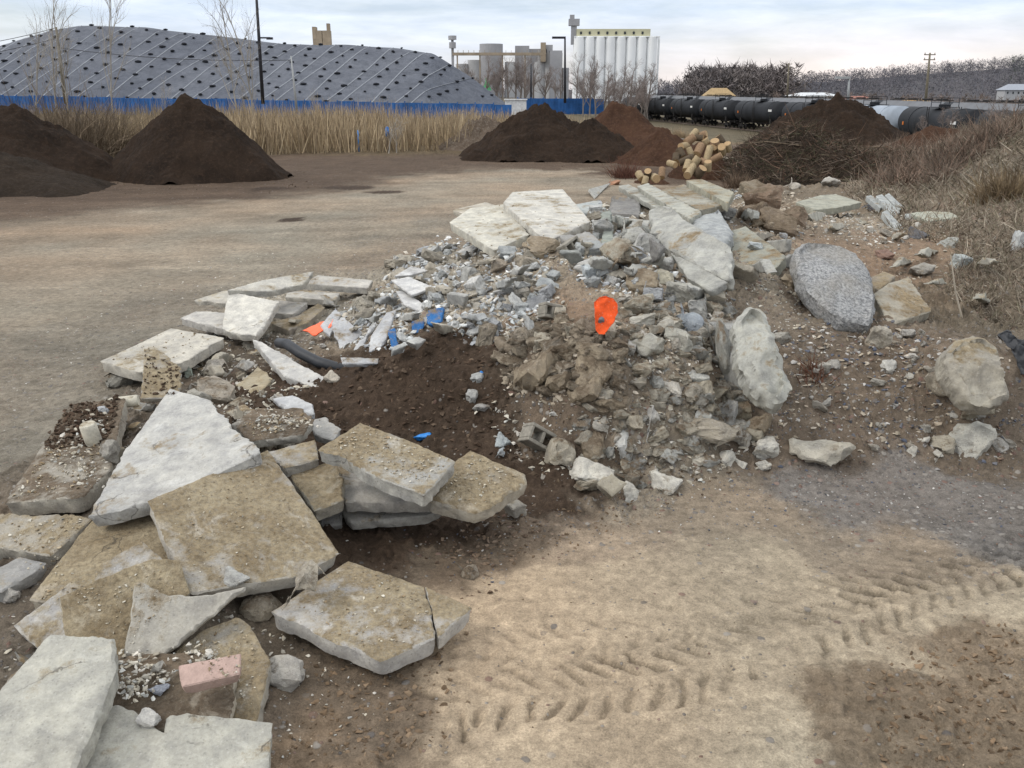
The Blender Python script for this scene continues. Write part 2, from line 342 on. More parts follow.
# tyre trails
def wpath(L): return np.array([at_z(a, b, 0)[:2] for a, b in L])
trails = [(wpath([(400,735),(455,705),(520,693),(590,690),(660,680),(730,662),(800,635),(880,600),(950,578),(1060,545)]), .5, .15, .023),
          (wpath([(470,650),(600,640),(690,618),(760,612),(850,590),(930,560),(1050,520)]), .42, .15, .011),
          (wpath([(560,800),(640,770),(700,768),(800,790)]), .5, .165, .006)]
def trail_disp(x, y):
    z = np.zeros_like(x); dk = np.zeros_like(x)
    m = (y > 2.2) & (y < 9) & (x > -2.5) & (x < 7)
    X = x[m]; Y = y[m]; zz = np.zeros_like(X); dd = np.zeros_like(X)
    X2 = X+.045*fbm2(X*5, Y*5, 4, 91, .6)+.14*fbm2(X*.9, Y*.9, 2, 92); Y2 = Y+.045*fbm2(X*5, Y*5, 4, 95, .6)
    for P, W, pitch, dep in trails:  # lug prints
        best = np.full(X.shape, 1e9); S = np.zeros_like(X); Dn = np.zeros_like(X); acc = 0
        for a, b in zip(P[:-1], P[1:]):
            v = b-a; L = np.hypot(*v); v = v/L
            t = np.clip((X2-a[0])*v[0]+(Y2-a[1])*v[1], 0, L); qx = X2-a[0]-t*v[0]; qy = Y2-a[1]-t*v[1]
            d = np.hypot(qx, qy); sd = np.sign(-qx*v[1]+qy*v[0])*d; k = d < best
            best[k] = d[k]; S[k] = acc+t[k]; Dn[k] = sd[k]; acc += L
        ph = (S+np.abs(Dn)*.75)/pitch+(Dn > 0)*.5
        fr = ph-np.floor(ph)
        g = sstep(.0, .08, fr)*(1-sstep(.3, .42, fr))
        ed = 1-sstep(W/2*.8, W/2, np.abs(Dn)+.07*fbm2(X*6, Y*6, 2, 55))
        gap = sstep(.02, .07, np.abs(Dn))
        pres = sstep(-.55, -.02, fbm2(X*1.5, Y*1.5, 4, 77))*(.55+.45*sstep(-.3, .3, fbm2(X*5, Y*5, 3, 79)))
        q = g*ed*gap*pres
        ridge = (sstep(.45, .55, fr)*(1-sstep(.6, .8, fr)))*ed*pres
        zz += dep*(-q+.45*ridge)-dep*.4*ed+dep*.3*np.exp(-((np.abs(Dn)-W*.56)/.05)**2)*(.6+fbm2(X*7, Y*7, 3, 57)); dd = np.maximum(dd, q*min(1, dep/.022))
    z[m] = zz; dk[m] = dd
    return z, dk
def detail(x, y, S):
    amp = S[..., 3]
    n = fbm2(x*2.2, y*2.2, 4, 3)*1.6+fbm2(x*9, y*9, 4, 13)*.9
    n2 = np.abs(fbm2(x*18, y*18, 3, 23)); 
    clod = sstep(.05, .5, fbm2(x*14+3, y*14, 3, 63))*1.2
    return amp*(n+clod+n2)+.012*fbm2(x*.9, y*.9, 3, 71)*(amp > 0)
def axis(a, b, step, lo, hi, g=1.035, mx=40):
    c = list(np.arange(a, b, step)); s = step; r = [c[-1]]
    R = []; s = step; v = c[-1]
    while v < hi: s = min(s*g, mx); v += s; R.append(v)
    L = []; s = step; v = c[0]
    while v > lo: s = min(s*g, mx); v -= s; L.append(v)
    return np.array(L[::-1]+c+R)
ax = axis(-4., 5.2, .0145, -1500, 2200, 1.022, 90); ay = axis(2.7, 8.6, .0145, -60, 2600, 1.011, 60)
gx, gy = np.meshgrid(ax, ay)
S = surf(gx, gy); H = base_h(gx, gy)
td, tdk = trail_disp(gx, gy)
Z = H+detail(gx, gy, S)+td
for sx, sy, r, dp in stains: pass
col = S[..., :3].copy()
col *= (1+.22*fbm2(gx*.7, gy*.7, 4, 41)+(.12+.1*sstep(.0, .3, fbm2(gx*.8, gy*.8, 2, 44)))*fbm2(gx*3.5+gy*1.2, gy*7, 5, 43, .65)*1.5+.12*fbm2(gx*24, gy*24, 3, 47))[..., None]
warm = fbm2(gx*.45+9, gy*.45, 3, 49)[..., None]*.16*sstep(0, 1, (S[..., 0:1] > .15)*1.)
col = col*(1+warm*np.array([.6, -.05, -.5]))
for sx, sy, r, dp in stains:
    q = ((gx-sx+.3*fbm2(gx*2, gy*2, 3, 51))/r)**2+((gy-sy+.3*fbm2(gx*2, gy*2, 3, 52))/(r*.8))**2
    k = (1-sstep(.5, 1.2, q))[..., None]; col = col*(1-k)+np.array([.06, .042, .03])*k
# long wheel streaks across the yard, following the drive round the pile
yy = gy-0.10*gx; st = fbm2(gx*.12, yy*1.5, 4, 81)+.5*fbm2(gx*.35, yy*4., 3, 83); k = sstep(10, 13, gy)*(1-sstep(30, 40, gy))
col *= (1+.2*k*st)[..., None]
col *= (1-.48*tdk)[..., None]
col = np.clip(col, .01, .7)
ny, nx = gx.shape
idx = np.arange(nx*ny).reshape(ny, nx)
faces = np.stack([idx[:-1, :-1], idx[:-1, 1:], idx[1:, 1:], idx[1:, :-1]], -1).reshape(-1, 4)
def ground_mat():
    m, nt, b = newmat('ground', .95, .12); B = NB(nt)
    a = B.n('ShaderNodeAttribute', attribute_name='Col'); g = B.n('ShaderNodeNewGeometry').outputs['Position']
    n1 = B.noise(g, 12, 8, .75); n2 = B.noise(g, 90, 4, .85); n3 = B.noise(g, 1.1, 5, .6)
    c = B.mix(1., a.outputs['Color'], B.rng(n1, .32, .68, .6, 1.26), 'MULTIPLY')  # crevice shade painted in: colour darkens where the bump noise dips
    c = B.mix(1., c, B.rng(n2, .32, .68, .6, 1.28), 'MULTIPLY')
    c = B.mix(1., c, B.rng(n3, .3, .7, .86, 1.1), 'MULTIPLY')
    # pebbles where the ground is stony
    peb = None; hh = B.math('ADD', B.math('MULTIPLY', n1, .7), B.math('MULTIPLY', n2, .3))
    for sc, th in ((38, .5), (16, .72)):
        v = B.n('ShaderNodeTexVoronoi'); v.inputs['Scale'].default_value = sc; v.inputs['Randomness'].default_value = 1; B.l(g, v.inputs['Vector'])
        sp = B.n('ShaderNodeSeparateColor'); B.l(v.outputs['Color'], sp.inputs[0])
        have = B.rng(B.math('ADD', sp.outputs[0], B.math('MULTIPLY', a.outputs['Alpha'], .45)), 1.0, 1.02)
        msk = B.math('MULTIPLY', have, B.rng(v.outputs['Distance'], .42, .3))
        pc = B.mix(sp.outputs[1], (.09, .085, .085), (.33, .305, .27)); pc = B.mix(B.rng(sp.outputs[2], .8, .85, 0, .6), pc, (.2, .09, .06))
        c = B.mix(B.math('MULTIPLY', msk, .8), c, pc)
        hh = B.math('ADD', hh, B.math('MULTIPLY', msk, B.math('SUBTRACT', .6, v.outputs['Distance'])))
    B.l(c, b.inputs['Base Color']); B.l(B.bump(hh, .024, 1.), b.inputs['Normal']); return m
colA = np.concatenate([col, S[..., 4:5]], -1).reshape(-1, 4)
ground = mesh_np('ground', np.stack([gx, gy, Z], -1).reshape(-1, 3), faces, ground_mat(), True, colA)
ground['kind'] = 'structure'
# coarse lookup for dropping things on the ground
LX = np.arange(-12, 32, .05); LY = np.arange(2, 60, .05)
def zpts(x, y):
    x = np.asarray(x, float); y = np.asarray(y, float); 
    i = np.clip(np.searchsorted(ax, x)-1, 0, nx-2); j = np.clip(np.searchsorted(ay, y)-1, 0, ny-2)
    u = np.clip((x-ax[i])/(ax[i+1]-ax[i]), 0, 1); v = np.clip((y-ay[j])/(ay[j+1]-ay[j]), 0, 1)
    return (Z[j, i]*(1-u)+Z[j, i+1]*u)*(1-v)+(Z[j+1, i]*(1-u)+Z[j+1, i+1]*u)*v
def zat(x, y): return float(zpts(np.array([x]), np.array([y]))[0])
def hit(px, py, far=90):
    d = ray(px, py); t = 2.*1.004**np.arange(1100); t = t[t < far*1.1]
    X = d[0]*t; Y = d[1]*t; zz = CAMZ+d[2]*t-zpts(X, Y); k = np.argmax(zz < 0)
    if zz[k] >= 0: k = len(t)-1
    return Vector((X[k], Y[k], float(CAMZ+d[2]*t[k])))
def hits(P, far=90):
    P = np.asarray(P, float); a = (P[:, 0]-512)/F; b = (384-P[:, 1])/F
    d = np.stack([a, CP+b*SP, -SP+b*CP], 1); t = 2.*1.006**np.arange(700); t = t[t < far]
    X = d[:, 0:1]*t; Y = d[:, 1:2]*t; zz = CAMZ+d[:, 2:3]*t-zpts(X.ravel(), Y.ravel()).reshape(X.shape)
    ok = (zz < 0).any(1); P = P[ok]; d = d[ok]; X = X[ok]; Y = Y[ok]; zz = zz[ok]
    k = np.argmax(zz < 0, 1); r = np.arange(len(P)); return np.stack([X[r, k], Y[r, k], CAMZ+d[:, 2]*t[k]], 1)
# ------------------------------------------------------------------ slabs
cam = Vector((0, 0, CAMZ))
slab_info = []
def slab(name, poly, t, label, cat='concrete slab', col=(.5, .49, .46), dirt=.4, mat='slab', jag=.016, bulge=0, rnd=.008, rough=.003, group=None, clear=.03):
    for lift in np.arange(0, .6, .03):
        W = np.array([at_z(a, b, z+lift) for a, b, z in poly]); c = W.mean(0)
        n = np.linalg.svd(W-c)[2][2]; n = n*np.sign(np.dot(n, np.array([0, 0, CAMZ])-c))
        pts = []
        for a, b, z in poly:
            d = ray(a, b); k = np.dot(c-np.array([0, 0, CAMZ]), n)/np.dot(d, n); pts.append(np.array([0, 0, CAMZ])+d*k)
        pts = np.array(pts); c = pts.mean(0)
        q = np.concatenate([pts*.92+c*.08, pts*.5+c*.5, c[None]]); cl = q[:, 2]-zpts(q[:, 0], q[:, 1])
        if np.sort(cl)[len(cl)//4] > clear: break
    if lift > .1: print('lifted', name, label[:34], round(float(lift), 2))
    u = pts[1]-pts[0]; u -= n*np.dot(u, n); u /= np.linalg.norm(u); v = np.cross(n, u)
    q = np.stack([(pts-c)@u, (pts-c)@v], 1)
    area = .5*np.sum(q[:, 0]*np.roll(q[:, 1], -1)-np.roll(q[:, 0], -1)*q[:, 1])
    if area < 0: q = q[::-1]
    size = np.sqrt(abs(area)); slab_info.append((name, label[:30], round(size, 2), [round(x, 2) for x in pts[:, 2]], round(math.degrees(math.acos(n[2])))))
    sd = len(slab_info)*3
    step = max(.013, min(.035, size/45))
    # outline with worn, irregular edges
    out = []
    m = len(q)
    for i in range(m):
        a = q[i]; b = q[(i+1) % m]; L = np.linalg.norm(b-a); k = max(2, int(L/step)); nn = np.array([(b-a)[1], -(b-a)[0]])/L
        brk = jag*(.45 if vnoise2(np.array([i*3.7]), np.array([sd*1.3]))[0] < .1 else 1.7)
        for j in range(k):
            s = j/k; p = a+(b-a)*s
            e = min(s, 1-s)*L
            w = float(fbm2(np.array([p[0]*7.]), np.array([p[1]*7.]), 5, sd, .68)[0])
            w2 = float(vnoise2(np.array([p[0]*45]), np.array([p[1]*45]), sd+9)[0])
            out.append(p+nn*(brk*w*1.5+(brk*.6+.003)*w2))
    out = np.array(out); N = len(out)
    out = out*.8+.1*(np.roll(out, 1, 0)+np.roll(out, -1, 0))
    if bulge:
        for _ in range(4): out = out*.5+.25*(np.roll(out, 1, 0)+np.roll(out, -1, 0))
    # interior grid
    mn = out.min(0); mx = out.max(0); gs = step*1.25
    gxs, gys = np.meshgrid(np.arange(mn[0]+gs/2, mx[0], gs), np.arange(mn[1]+gs/2, mx[1], gs)); G = np.stack([gxs.ravel(), gys.ravel()], 1)
    G = G+RS.uniform(-.3, .3, G.shape)*gs
    ins = np.zeros(len(G), bool); dist = np.full(len(G), 1e9)
    for i in range(N):
        a = out[i]; b = out[(i+1) % N]
        cnd = ((a[1] > G[:, 1]) != (b[1] > G[:, 1])); xx = (b[0]-a[0])*(G[:, 1]-a[1])/((b[1]-a[1]) if abs(b[1]-a[1]) > 1e-9 else 1e-9)+a[0]
        ins ^= cnd & (G[:, 0] < xx)
        e = b-a; tt = np.clip(((G-a)@e)/(e@e+1e-12), 0, 1); dist = np.minimum(dist, np.linalg.norm(G-a-tt[:, None]*e, axis=1))
    k = ins & (dist > gs*.55+rnd); G = G[k]; dist = dist[k]
    # rings: inset top, shoulder, mid, bottom
    tn = np.roll(out, -1, 0)-np.roll(out, 1, 0); tn /= np.linalg.norm(tn, axis=1)[:, None]+1e-9; on = np.stack([tn[:, 1], -tn[:, 0]], 1)
    chip = np.clip(vnoise2(out[:, 0]*9, out[:, 1]*9, sd+4)*2-.35, 0, 1)[:, None]
    inner = out-on*(rnd+chip*rnd*2.5)
    allp = np.concatenate([inner, G]); 
    coords = [Vector((float(a), float(b))) for a, b in allp]
    edges = [(i, (i+1) % N) for i in range(N)]
    vs, es, fs, ov, oe, of = delaunay_2d_cdt(coords, edges, [], 1, 1e-6)
    tris = [f for f in fs if len(f) == 3]
    vs = np.array([[a.x, a.y] for a in vs])
    dd = np.concatenate([np.zeros(N), dist]); 
    # map output verts to input for distance
    dout = np.zeros(len(vs)); inmap = {}
    for oi_, lst in enumerate(ov):
        if lst: dout[oi_] = dd[lst[0]]
        for q_ in lst: inmap[q_] = oi_
    ht = rough*(fbm2(vs[:, 0]*14, vs[:, 1]*14, 3, sd+2)*1.4)+rough*1.2*fbm2(vs[:, 0]*3, vs[:, 1]*3, 3, sd+3)
    if bulge:
        rf = np.random.RandomState(sd); hp = np.full(len(vs), 1.)
        for _k in range(9):
            an = rf.uniform(0, 6.28); hp = np.minimum(hp, rf.uniform(.75, 1.25)+rf.uniform(.8, 3.2)*(vs[:, 0]*math.cos(an)+vs[:, 1]*math.sin(an))/size)
        ht = ht+bulge*1.7*np.clip(hp, -.6, 1.2)*np.clip(dout/(.07*size), 0, 1)+bulge*.35*fbm2(vs[:, 0]*7., vs[:, 1]*7., 5, sd+6, .65)*np.clip(dout/(.05*size), 0, 1)
    V = [np.array([x, y, h]) for (x, y), h in zip(vs, ht)]
    ring0 = [inmap.get(i, None) for i in range(N)]
    ring0 = [r if r is not None else int(np.argmin(((vs-inner[i])**2).sum(1))) for i, r in enumerate(ring0)]
    F_ = [tuple(f) for f in tris]
    if F_:
        a, b, c_ = F_[0]; ar = np.cross(vs[b]-vs[a], vs[c_]-vs[a])
        if ar < 0: F_ = [f[::-1] for f in F_]
    prev = ring0
    lv = [(-rnd*.9, 0.), (-t*.33, .0), (-t*.66, .0), (-t, -.006)] if t < .13 else [(-rnd*.9, 0.), (-t*.2, .0), (-t*.4, .0), (-t*.6, .0), (-t*.8, 0.), (-t, -.01)]
    smo = out.copy()
    for _ in range(10): smo = smo*.5+.25*(np.roll(smo, 1, 0)+np.roll(smo, -1, 0))
    for li, (dz, inset) in enumerate(lv):
        ring = []
        zl = dz*16; w = fbm2(out[:, 0]*13+zl, out[:, 1]*13+zl*.7, 4, sd+20, .65)
        amp = (min(jag, .02)*.7+.003)*(0 if li == 0 else 1)+(bulge*.4 if 0 < li < len(lv)-1 else 0); ou = out if li == 0 else smo*(1. if bulge else .75)+out*(0. if bulge else .25)
        for i in range(N):
            p = ou[i]+on[i]*(inset+amp*w[i]+(bulge*.35 if 0 < li < len(lv)-1 else 0)); zz = dz-(chip[i, 0]*rnd*1.2 if li == 0 else 0)
            ring.append(len(V)); V.append(np.array([p[0], p[1], zz]))
        for i in range(N):
            j = (i+1) % N; F_.append((prev[i], ring[i], ring[j])); F_.append((prev[i], ring[j], prev[j]))
        prev = ring
    cb = len(V); V.append(np.array([*out.mean(0), -t*1.0]))
    for i in range(N): F_.append((prev[i], cb, prev[(i+1) % N]))
    V = np.array(V); Wd = V[:, 0:1]*u+V[:, 1:2]*v+V[:, 2:3]*n
    F_ = [f for f in F_ if len(set(f)) == 3]
    o = mesh_np(name, Wd, F_, M[mat], False); o.location = c
    # shade the top smoothly with its edges crisp
    o.data.polygons.foreach_set('use_smooth', np.ones(len(o.data.polygons), bool))
    try: o.data.set_sharp_from_angle(angle=math.radians(38))
    except Exception: pass
    o.color = (*[q_*(.86 if max(col) > .45 and name != 'orange_marker' else 1) for q_ in col], dirt)
    tag(o, label, cat, group)
    return o
CW = (.54, .53, .49); CL = (.5, .49, .455); CG = (.34, .335, .32); CD = (.24, .235, .225)
SL = 'concrete_slab'
# --- near left heap
slab(SL, [(87,517,.5),(128,446,.62),(170,388,.78),(205,398,.79),(262,452,.74),(160,500,.52)], .1, 'large pale clean concrete slab tapering to a point, uppermost behind the big tan slab', col=(.56,.555,.525), dirt=.24)
slab(SL, [(148,500,.62),(268,449,.68),(340,553,.34),(300,575,.3),(193,594,.4)], .1, 'big square tan soil-stained concrete slab leaning against the pale tapered slab', col=(.55,.52,.46), dirt=.78, mat='slabtan')
slab(SL, [(4,502,.3),(70,404,.42),(125,398,.46),(110,470,.42),(84,496,.36)], .12, 'dirt-covered concrete slab with black soil on its far half at the left edge of the heap', col=(.42,.39,.33), dirt=.72, mat='slabdark')
slab(SL, [(-30,555,.18),(-10,512,.25),(95,516,.32),(50,556,.2),(0,548,.18)], .1, 'brown slab lying under the soil-covered slab at the left edge', col=(.46,.43,.37), dirt=.6, mat='slabtan', clear=.07)
slab(SL, [(28,600,.25),(95,515,.36),(170,505,.4),(200,565,.36),(110,610,.28)], .11, 'broad brown soil-stained slab half hidden under the pale tapered slab', col=(.4,.36,.29), dirt=.95, mat='slabtan')
slab(SL, [(-50,592,.1),(20,556,.14),(46,562,.14),(2,592,.1)], .09, 'thin grey slab edge poking out at the far left of the heap', col=CG, dirt=.4, clear=.07)
slab(SL, [(12,626,.34),(70,582,.46),(142,540,.6),(166,562,.48),(110,628,.32),(40,650,.25)], .075, 'tilted slab with a white broken upper edge left of the standing brown slab', col=(.6,.58,.54), dirt=.5, mat='slabtan')
slab(SL, [(58,597,.42),(100,578,.48),(152,558,.54),(178,560,.52),(190,592,.42),(128,660,.2),(66,660,.22)], .07, 'steeply leaning brown slab with a pale rim between the white-edged slab and the grey curved one', col=(.42,.38,.3), dirt=.95, mat='slabtan')
slab(SL, [(135,583,.5),(158,593,.47),(182,597,.45),(212,594,.45),(246,587,.46),(166,655,.24),(124,655,.26)], .05, 'smooth thin grey triangular slab with a curved top edge', col=(.44,.42,.37), dirt=.3, rough=.0015)
slab(SL, [(172,652,.2),(205,628,.24),(236,617,.26),(250,626,.25),(270,660,.2),(256,726,.12),(180,735,.12)], .1, 'tan slab with a rounded corner behind the pink brick', col=(.46,.43,.37), dirt=.7, mat='slabtan')
slab(SL, [(108,722,.21),(112,655,.27),(200,650,.27),(236,668,.25),(228,735,.2)], .07, 'brown slab strewn with gravel under the pink brick', col=(.4,.36,.29), dirt=.9, mat='slabdark')
slab(SL, [(50,633,.5),(114,637,.5),(116,668,.46),(104,700,.43),(72,775,.34),(-40,790,.34),(-10,700,.44)], .11, 'thick pale cream slab nearest the camera in the bottom left corner', col=(.53,.52,.46), dirt=.2, jag=.02, rough=.006, rnd=.014)
slab(SL, [(90,706,.26),(118,704,.27),(142,718,.25),(164,733,.24),(166,718,.26),(188,713,.27),(273,722,.22),(262,810,.14),(60,820,.18)], .1, 'cream slab with a notch in its far edge at the bottom of the photo', col=(.51,.5,.44), dirt=.22, jag=.014, rough=.005)
# --- cracked slab
slab(SL, [(271,611,.24),(348,560,.27),(424,586,.24),(431,612,.215),(436,638,.19),(380,661,.185)], .105, 'tan square slab lying flat at the edge of the sandy ground, larger side of the crack', col=(.58,.56,.52), dirt=.76, mat='slabtan', jag=.01)
slab('slab_fragment', [(425,586,.235),(473,607,.2),(438,637,.185),(432,611,.21)], .105, 'small triangular piece broken off the right side of the cracked tan slab', 'slab fragment', col=(.58,.56,.52), dirt=.76, mat='slabtan', jag=.008)
# --- stack in the centre left
slab(SL, [(320,448,.66),(360,422,.7),(409,440,.66),(456,461,.6),(424,495,.55),(380,478,.58)], .1, 'tan slab with a rough broken front edge on top of the centre stack', col=(.5,.49,.45), dirt=.78, mat='slabtan', jag=.022)
slab(SL, [(428,500,.4),(455,460,.48),(470,449,.5),(525,473,.42),(527,482,.41),(478,514,.34)], .1, 'brown slab jutting right from the centre stack beside the hollow block', col=(.5,.46,.38), dirt=.75, mat='slabtan', jag=.014, rnd=.014)
slab(SL, [(330,462,.36),(440,478,.36),(470,500,.3),(345,502,.3)], .09, 'long grey slab under the two tan slabs of the centre stack', col=(.42,.4,.36), dirt=.35)
slab(SL, [(338,500,.17),(445,505,.17),(430,516,.15),(350,522,.14)], .07, 'lowest grey slab in the shadow of the centre stack', col=(.36,.35,.32), dirt=.3)
slab(SL, [(288,472,.42),(336,460,.46),(346,499,.36),(314,511,.33)], .1, 'brown-topped slab standing between the big tan slab and the centre stack', col=(.45,.42,.35), dirt=.85, mat='slabtan')
slab(SL, [(262,453,.52),(315,439,.55),(319,459,.5),(285,467,.49)], .09, 'small grey-faced slab beneath the gravel-topped slab', col=(.48,.46,.42), dirt=.6, mat='slabtan')
slab(SL, [(232,424,.56),(256,408,.6),(300,408,.6),(313,420,.58),(303,434,.55),(250,440,.53)], .07, 'gravel-topped broken slab right of the pale tapered slab', col=(.46,.44,.39), dirt=.7, mat='slabdark', jag=.03)
slab('slab_fragment', [(272,398,.5),(293,395,.52),(313,404,.5),(314,414,.48),(290,411,.48)], .05, 'light bluish-white slab fragment on dark soil behind the gravel-topped slab', 'slab fragment', col=(.55,.56,.57), dirt=.1, jag=.02)
slab('slab_fragment', [(310,420,.44),(325,417,.46),(340,430,.43),(333,440,.4),(314,434,.42)], .06, 'grey slab fragment tucked behind the top tan slab of the centre stack', 'slab fragment', col=CG, dirt=.3, jag=.02)
slab('slab_fragment', [(318,514,.14),(341,508,.16),(343,524,.1),(322,528,.09)], .08, 'grey broken chunk under the brown-topped slab', 'slab fragment', col=CG, dirt=.2, jag=.03)
# --- middle left heap
slab(SL, [(100,361,.36),(135,345,.38),(171,328,.41),(224,337,.42),(183,362,.38),(140,372,.36)], .11, 'large pale tan slab lying at the left end of the middle heap', col=(.6,.57,.5), dirt=.35, mat='slabtan')
slab(SL, [(141,398,.36),(144,348,.62),(160,350,.6),(182,366,.5),(178,398,.34)], .05, 'thin slab standing on edge with a bright rim in front of the pale tan slab', col=(.55,.52,.46), dirt=.8, mat='slabtan', jag=.02)
slab(SL, [(180,318,.38),(196,311,.4),(232,313,.4),(238,333,.36)], .09, 'pale slab corner in front of the long white slab', col=(.58,.56,.52), dirt=.3)
slab(SL, [(228,291,.66),(279,301,.62),(256,336,.4),(238,334,.4),(222,328,.42)], .09, 'bright square slab tilted down toward the camera in the middle heap', col=(.68,.66,.6), dirt=.22, mat='slabtan')
slab(SL, [(194,300,.4),(226,290,.46),(262,290,.48),(232,304,.42)], .06, 'thin pale slab beneath the bright tilted one', col=(.58,.55,.48), dirt=.3, mat='slabtan')
slab(SL, [(227,290,.7),(262,280,.73),(314,271,.75),(303,284,.68),(272,291,.66)], .08, 'long pale slab on top of the back of the middle heap', col=(.62,.6,.54), dirt=.35, mat='slabtan')
slab(SL, [(300,283,.5),(318,275,.54),(373,280,.5),(368,288,.46)], .09, 'pale slab reaching right from the back of the middle heap', col=(.6,.58,.53), dirt=.35)
slab(SL, [(290,289,.4),(340,293,.4),(335,300,.36),(285,297,.37)], .09, 'grey-white slab under the right-reaching slab', col=(.55,.53,.48), dirt=.4)
slab(SL, [(275,300,.42),(308,302,.42),(292,314,.36),(268,312,.37)], .08, 'small pale slab wedged right of the bright tilted one', col=(.55,.53,.49), dirt=.3)
slab('curved_kerb_piece', [(270,322,.3),(296,316,.34),(318,303,.38),(325,307,.36),(308,322,.3),(288,330,.26)], .1, 'curved brownish kerb piece in the middle heap', 'kerb piece', col=(.4,.36,.3), dirt=.6, mat='slabtan')
slab(SL, [(252,339,.5),(263,342,.5),(328,380,.34),(318,388,.32),(284,376,.36)], .09, 'narrow pale slab sloping down beside the black pipe', col=(.62,.61,.58), dirt=.22)
slab('slab_fragment', [(238,384,.3),(258,366,.38),(272,378,.34),(256,398,.28)], .08, 'yellowish angular fragment below the narrow pale slab', 'slab fragment', col=(.5,.44,.32), dirt=.5, mat='slabtan', jag=.03)
# --- crest: two bright slabs
slab(SL, [(449,222,1.3),(470,208,1.38),(505,204,1.42),(529,234,1.32),(494,250,1.24)], .11, 'bright white slab on the crest, left of the pair', col=(.66,.64,.56), dirt=.36, mat='slabtan')
slab(SL, [(503,203,1.5),(512,192,1.55),(563,189,1.55),(591,221,1.42),(547,241,1.33)], .11, 'bright white slab on the crest, right of the pair and overlapping the other', col=(.67,.65,.59), dirt=.34, mat='slabtan')
slab(SL, [(453,210,1.25),(485,202,1.32),(500,206,1.3),(470,216,1.25)], .08, 'pale slab showing behind the left bright crest slab', col=(.58,.54,.46), dirt=.4, mat='slabtan')
# --- upper right slabs
slab(SL, [(618,186,1.42),(629,184,1.43),(690,216,1.4),(680,221,1.38)], .08, 'long narrow grey slab farthest left on the upper ridge', col=(.4,.4,.36), dirt=.3)
slab(SL, [(637,186,1.5),(648,183,1.52),(701,212,1.5),(690,219,1.46)], .1, 'second long grey slab lying parallel on the upper ridge', col=(.42,.42,.37), dirt=.3)
slab(SL, [(660,190,1.5),(684,184,1.52),(728,204,1.48),(700,210,1.46)], .09, 'grey slab with a brown edge under the ridge top slab', col=(.36,.35,.3), dirt=.5)
slab(SL, [(686,180,1.62),(702,179,1.62),(734,192,1.58),(728,203,1.54)], .12, 'flat grey slab topmost on the far ridge near the cut logs', col=(.38,.37,.3), dirt=.45)
slab('rough_slab', [(650,208,1.55),(664,203,1.58),(690,222,1.54),(731,246,1.42),(730,278,1.2),(694,264,1.22),(652,238,1.36)], .16, 'massive rough grey slab slanting across the upper ridge', 'rough slab', col=(.4,.4,.37), dirt=.25, jag=.02, bulge=.025, rnd=.02, rough=.014, clear=.16)
slab('rough_slab', [(690,220,1.42),(719,209,1.48),(733,232,1.4),(722,246,1.32),(700,236,1.36)], .2, 'bluish grey broken block behind the massive rough slab', 'rough slab', col=(.44,.46,.46), dirt=.15, jag=.03, bulge=.03, rnd=.02, clear=.1)
slab(SL, [(671,253,1.28),(681,257,1.27),(728,282,1.16),(711,291,1.1),(688,278,1.14)], .07, 'flat grey slab leaning under the massive rough slab', col=(.36,.36,.33), dirt=.25, clear=.12)
slab(SL, [(729,231,1.32),(746,226,1.36),(786,256,1.24),(776,268,1.16),(732,262,1.12)], .12, 'scored grey slab right of the massive rough slab', col=(.33,.33,.28), dirt=.35)
slab('slab_fragment', [(602,212,1.4),(611,210,1.42),(613,248,1.24),(603,248,1.24)], .08, 'upright grey bar-shaped fragment right of the bright crest slab', 'slab fragment', col=(.27,.29,.26), dirt=.1)
slab('slab_fragment', [(612,196,1.35),(640,200,1.35),(640,215,1.3),(608,212,1.32)], .12, 'dark grey broken block at the crest', 'slab fragment', col=CD, dirt=.2, jag=.03, bulge=.03)
slab('slab_fragment', [(560,236,1.25),(590,232,1.28),(606,246,1.22),(580,258,1.14)], .1, 'grey sloping fragment below the bright crest pair', 'slab fragment', col=CG, dirt=.3, jag=.03)
slab('slab_fragment', [(570,205,1.28),(600,200,1.32),(606,208,1.28),(578,216,1.24)], .1, 'pale blue-grey flat piece behind the bright crest pair', 'slab fragment', col=(.5,.53,.52), dirt=.2, jag=.03)
slab('slab_fragment', [(625,218,1.3),(650,220,1.3),(648,226,1.27),(624,226,1.27)], .08, 'flat light fragment left of the massive rough slab', 'slab fragment', col=(.4,.4,.37), dirt=.2, jag=.02)
slab('rough_slab', [(795,250,1.42),(806,241,1.45),(840,245,1.38),(858,253,1.33),(871,270,1.22),(876,300,1.02),(873,322,.9),(845,317,.92),(824,302,1.04),(804,280,1.2)], .2, 'large rounded speckled granite-like slab standing on the gravel bank', 'rough slab', mat='granite', jag=.015, bulge=.04, rnd=.03, rough=.01)
slab(SL, [(873,294,.98),(889,283,1.02),(909,276,1.05),(932,311,.84),(890,325,.8)], .15, 'square brownish block slab tilted beside the speckled slab', col=(.42,.39,.32), dirt=.5, mat='slab')
slab('slab_fragment', [(868,278,.95),(884,271,1.),(896,276,.98),(878,290,.9)], .08, 'brown flat piece behind the square tilted block', 'slab fragment', col=(.32,.28,.22), dirt=.6, mat='slabtan')
slab('standing_boulder', [(738,320,1.18),(750,305,1.26),(764,311,1.22),(777,345,1.02),(789,382,.78),(782,402,.66),(756,388,.72),(742,355,.95)], .24, 'tall pale grey boulder standing upright against the stony slope', 'boulder', col=(.42,.42,.38), dirt=.3, mat='slab', jag=.02, bulge=.06, rnd=.03, rough=.015, clear=.1)
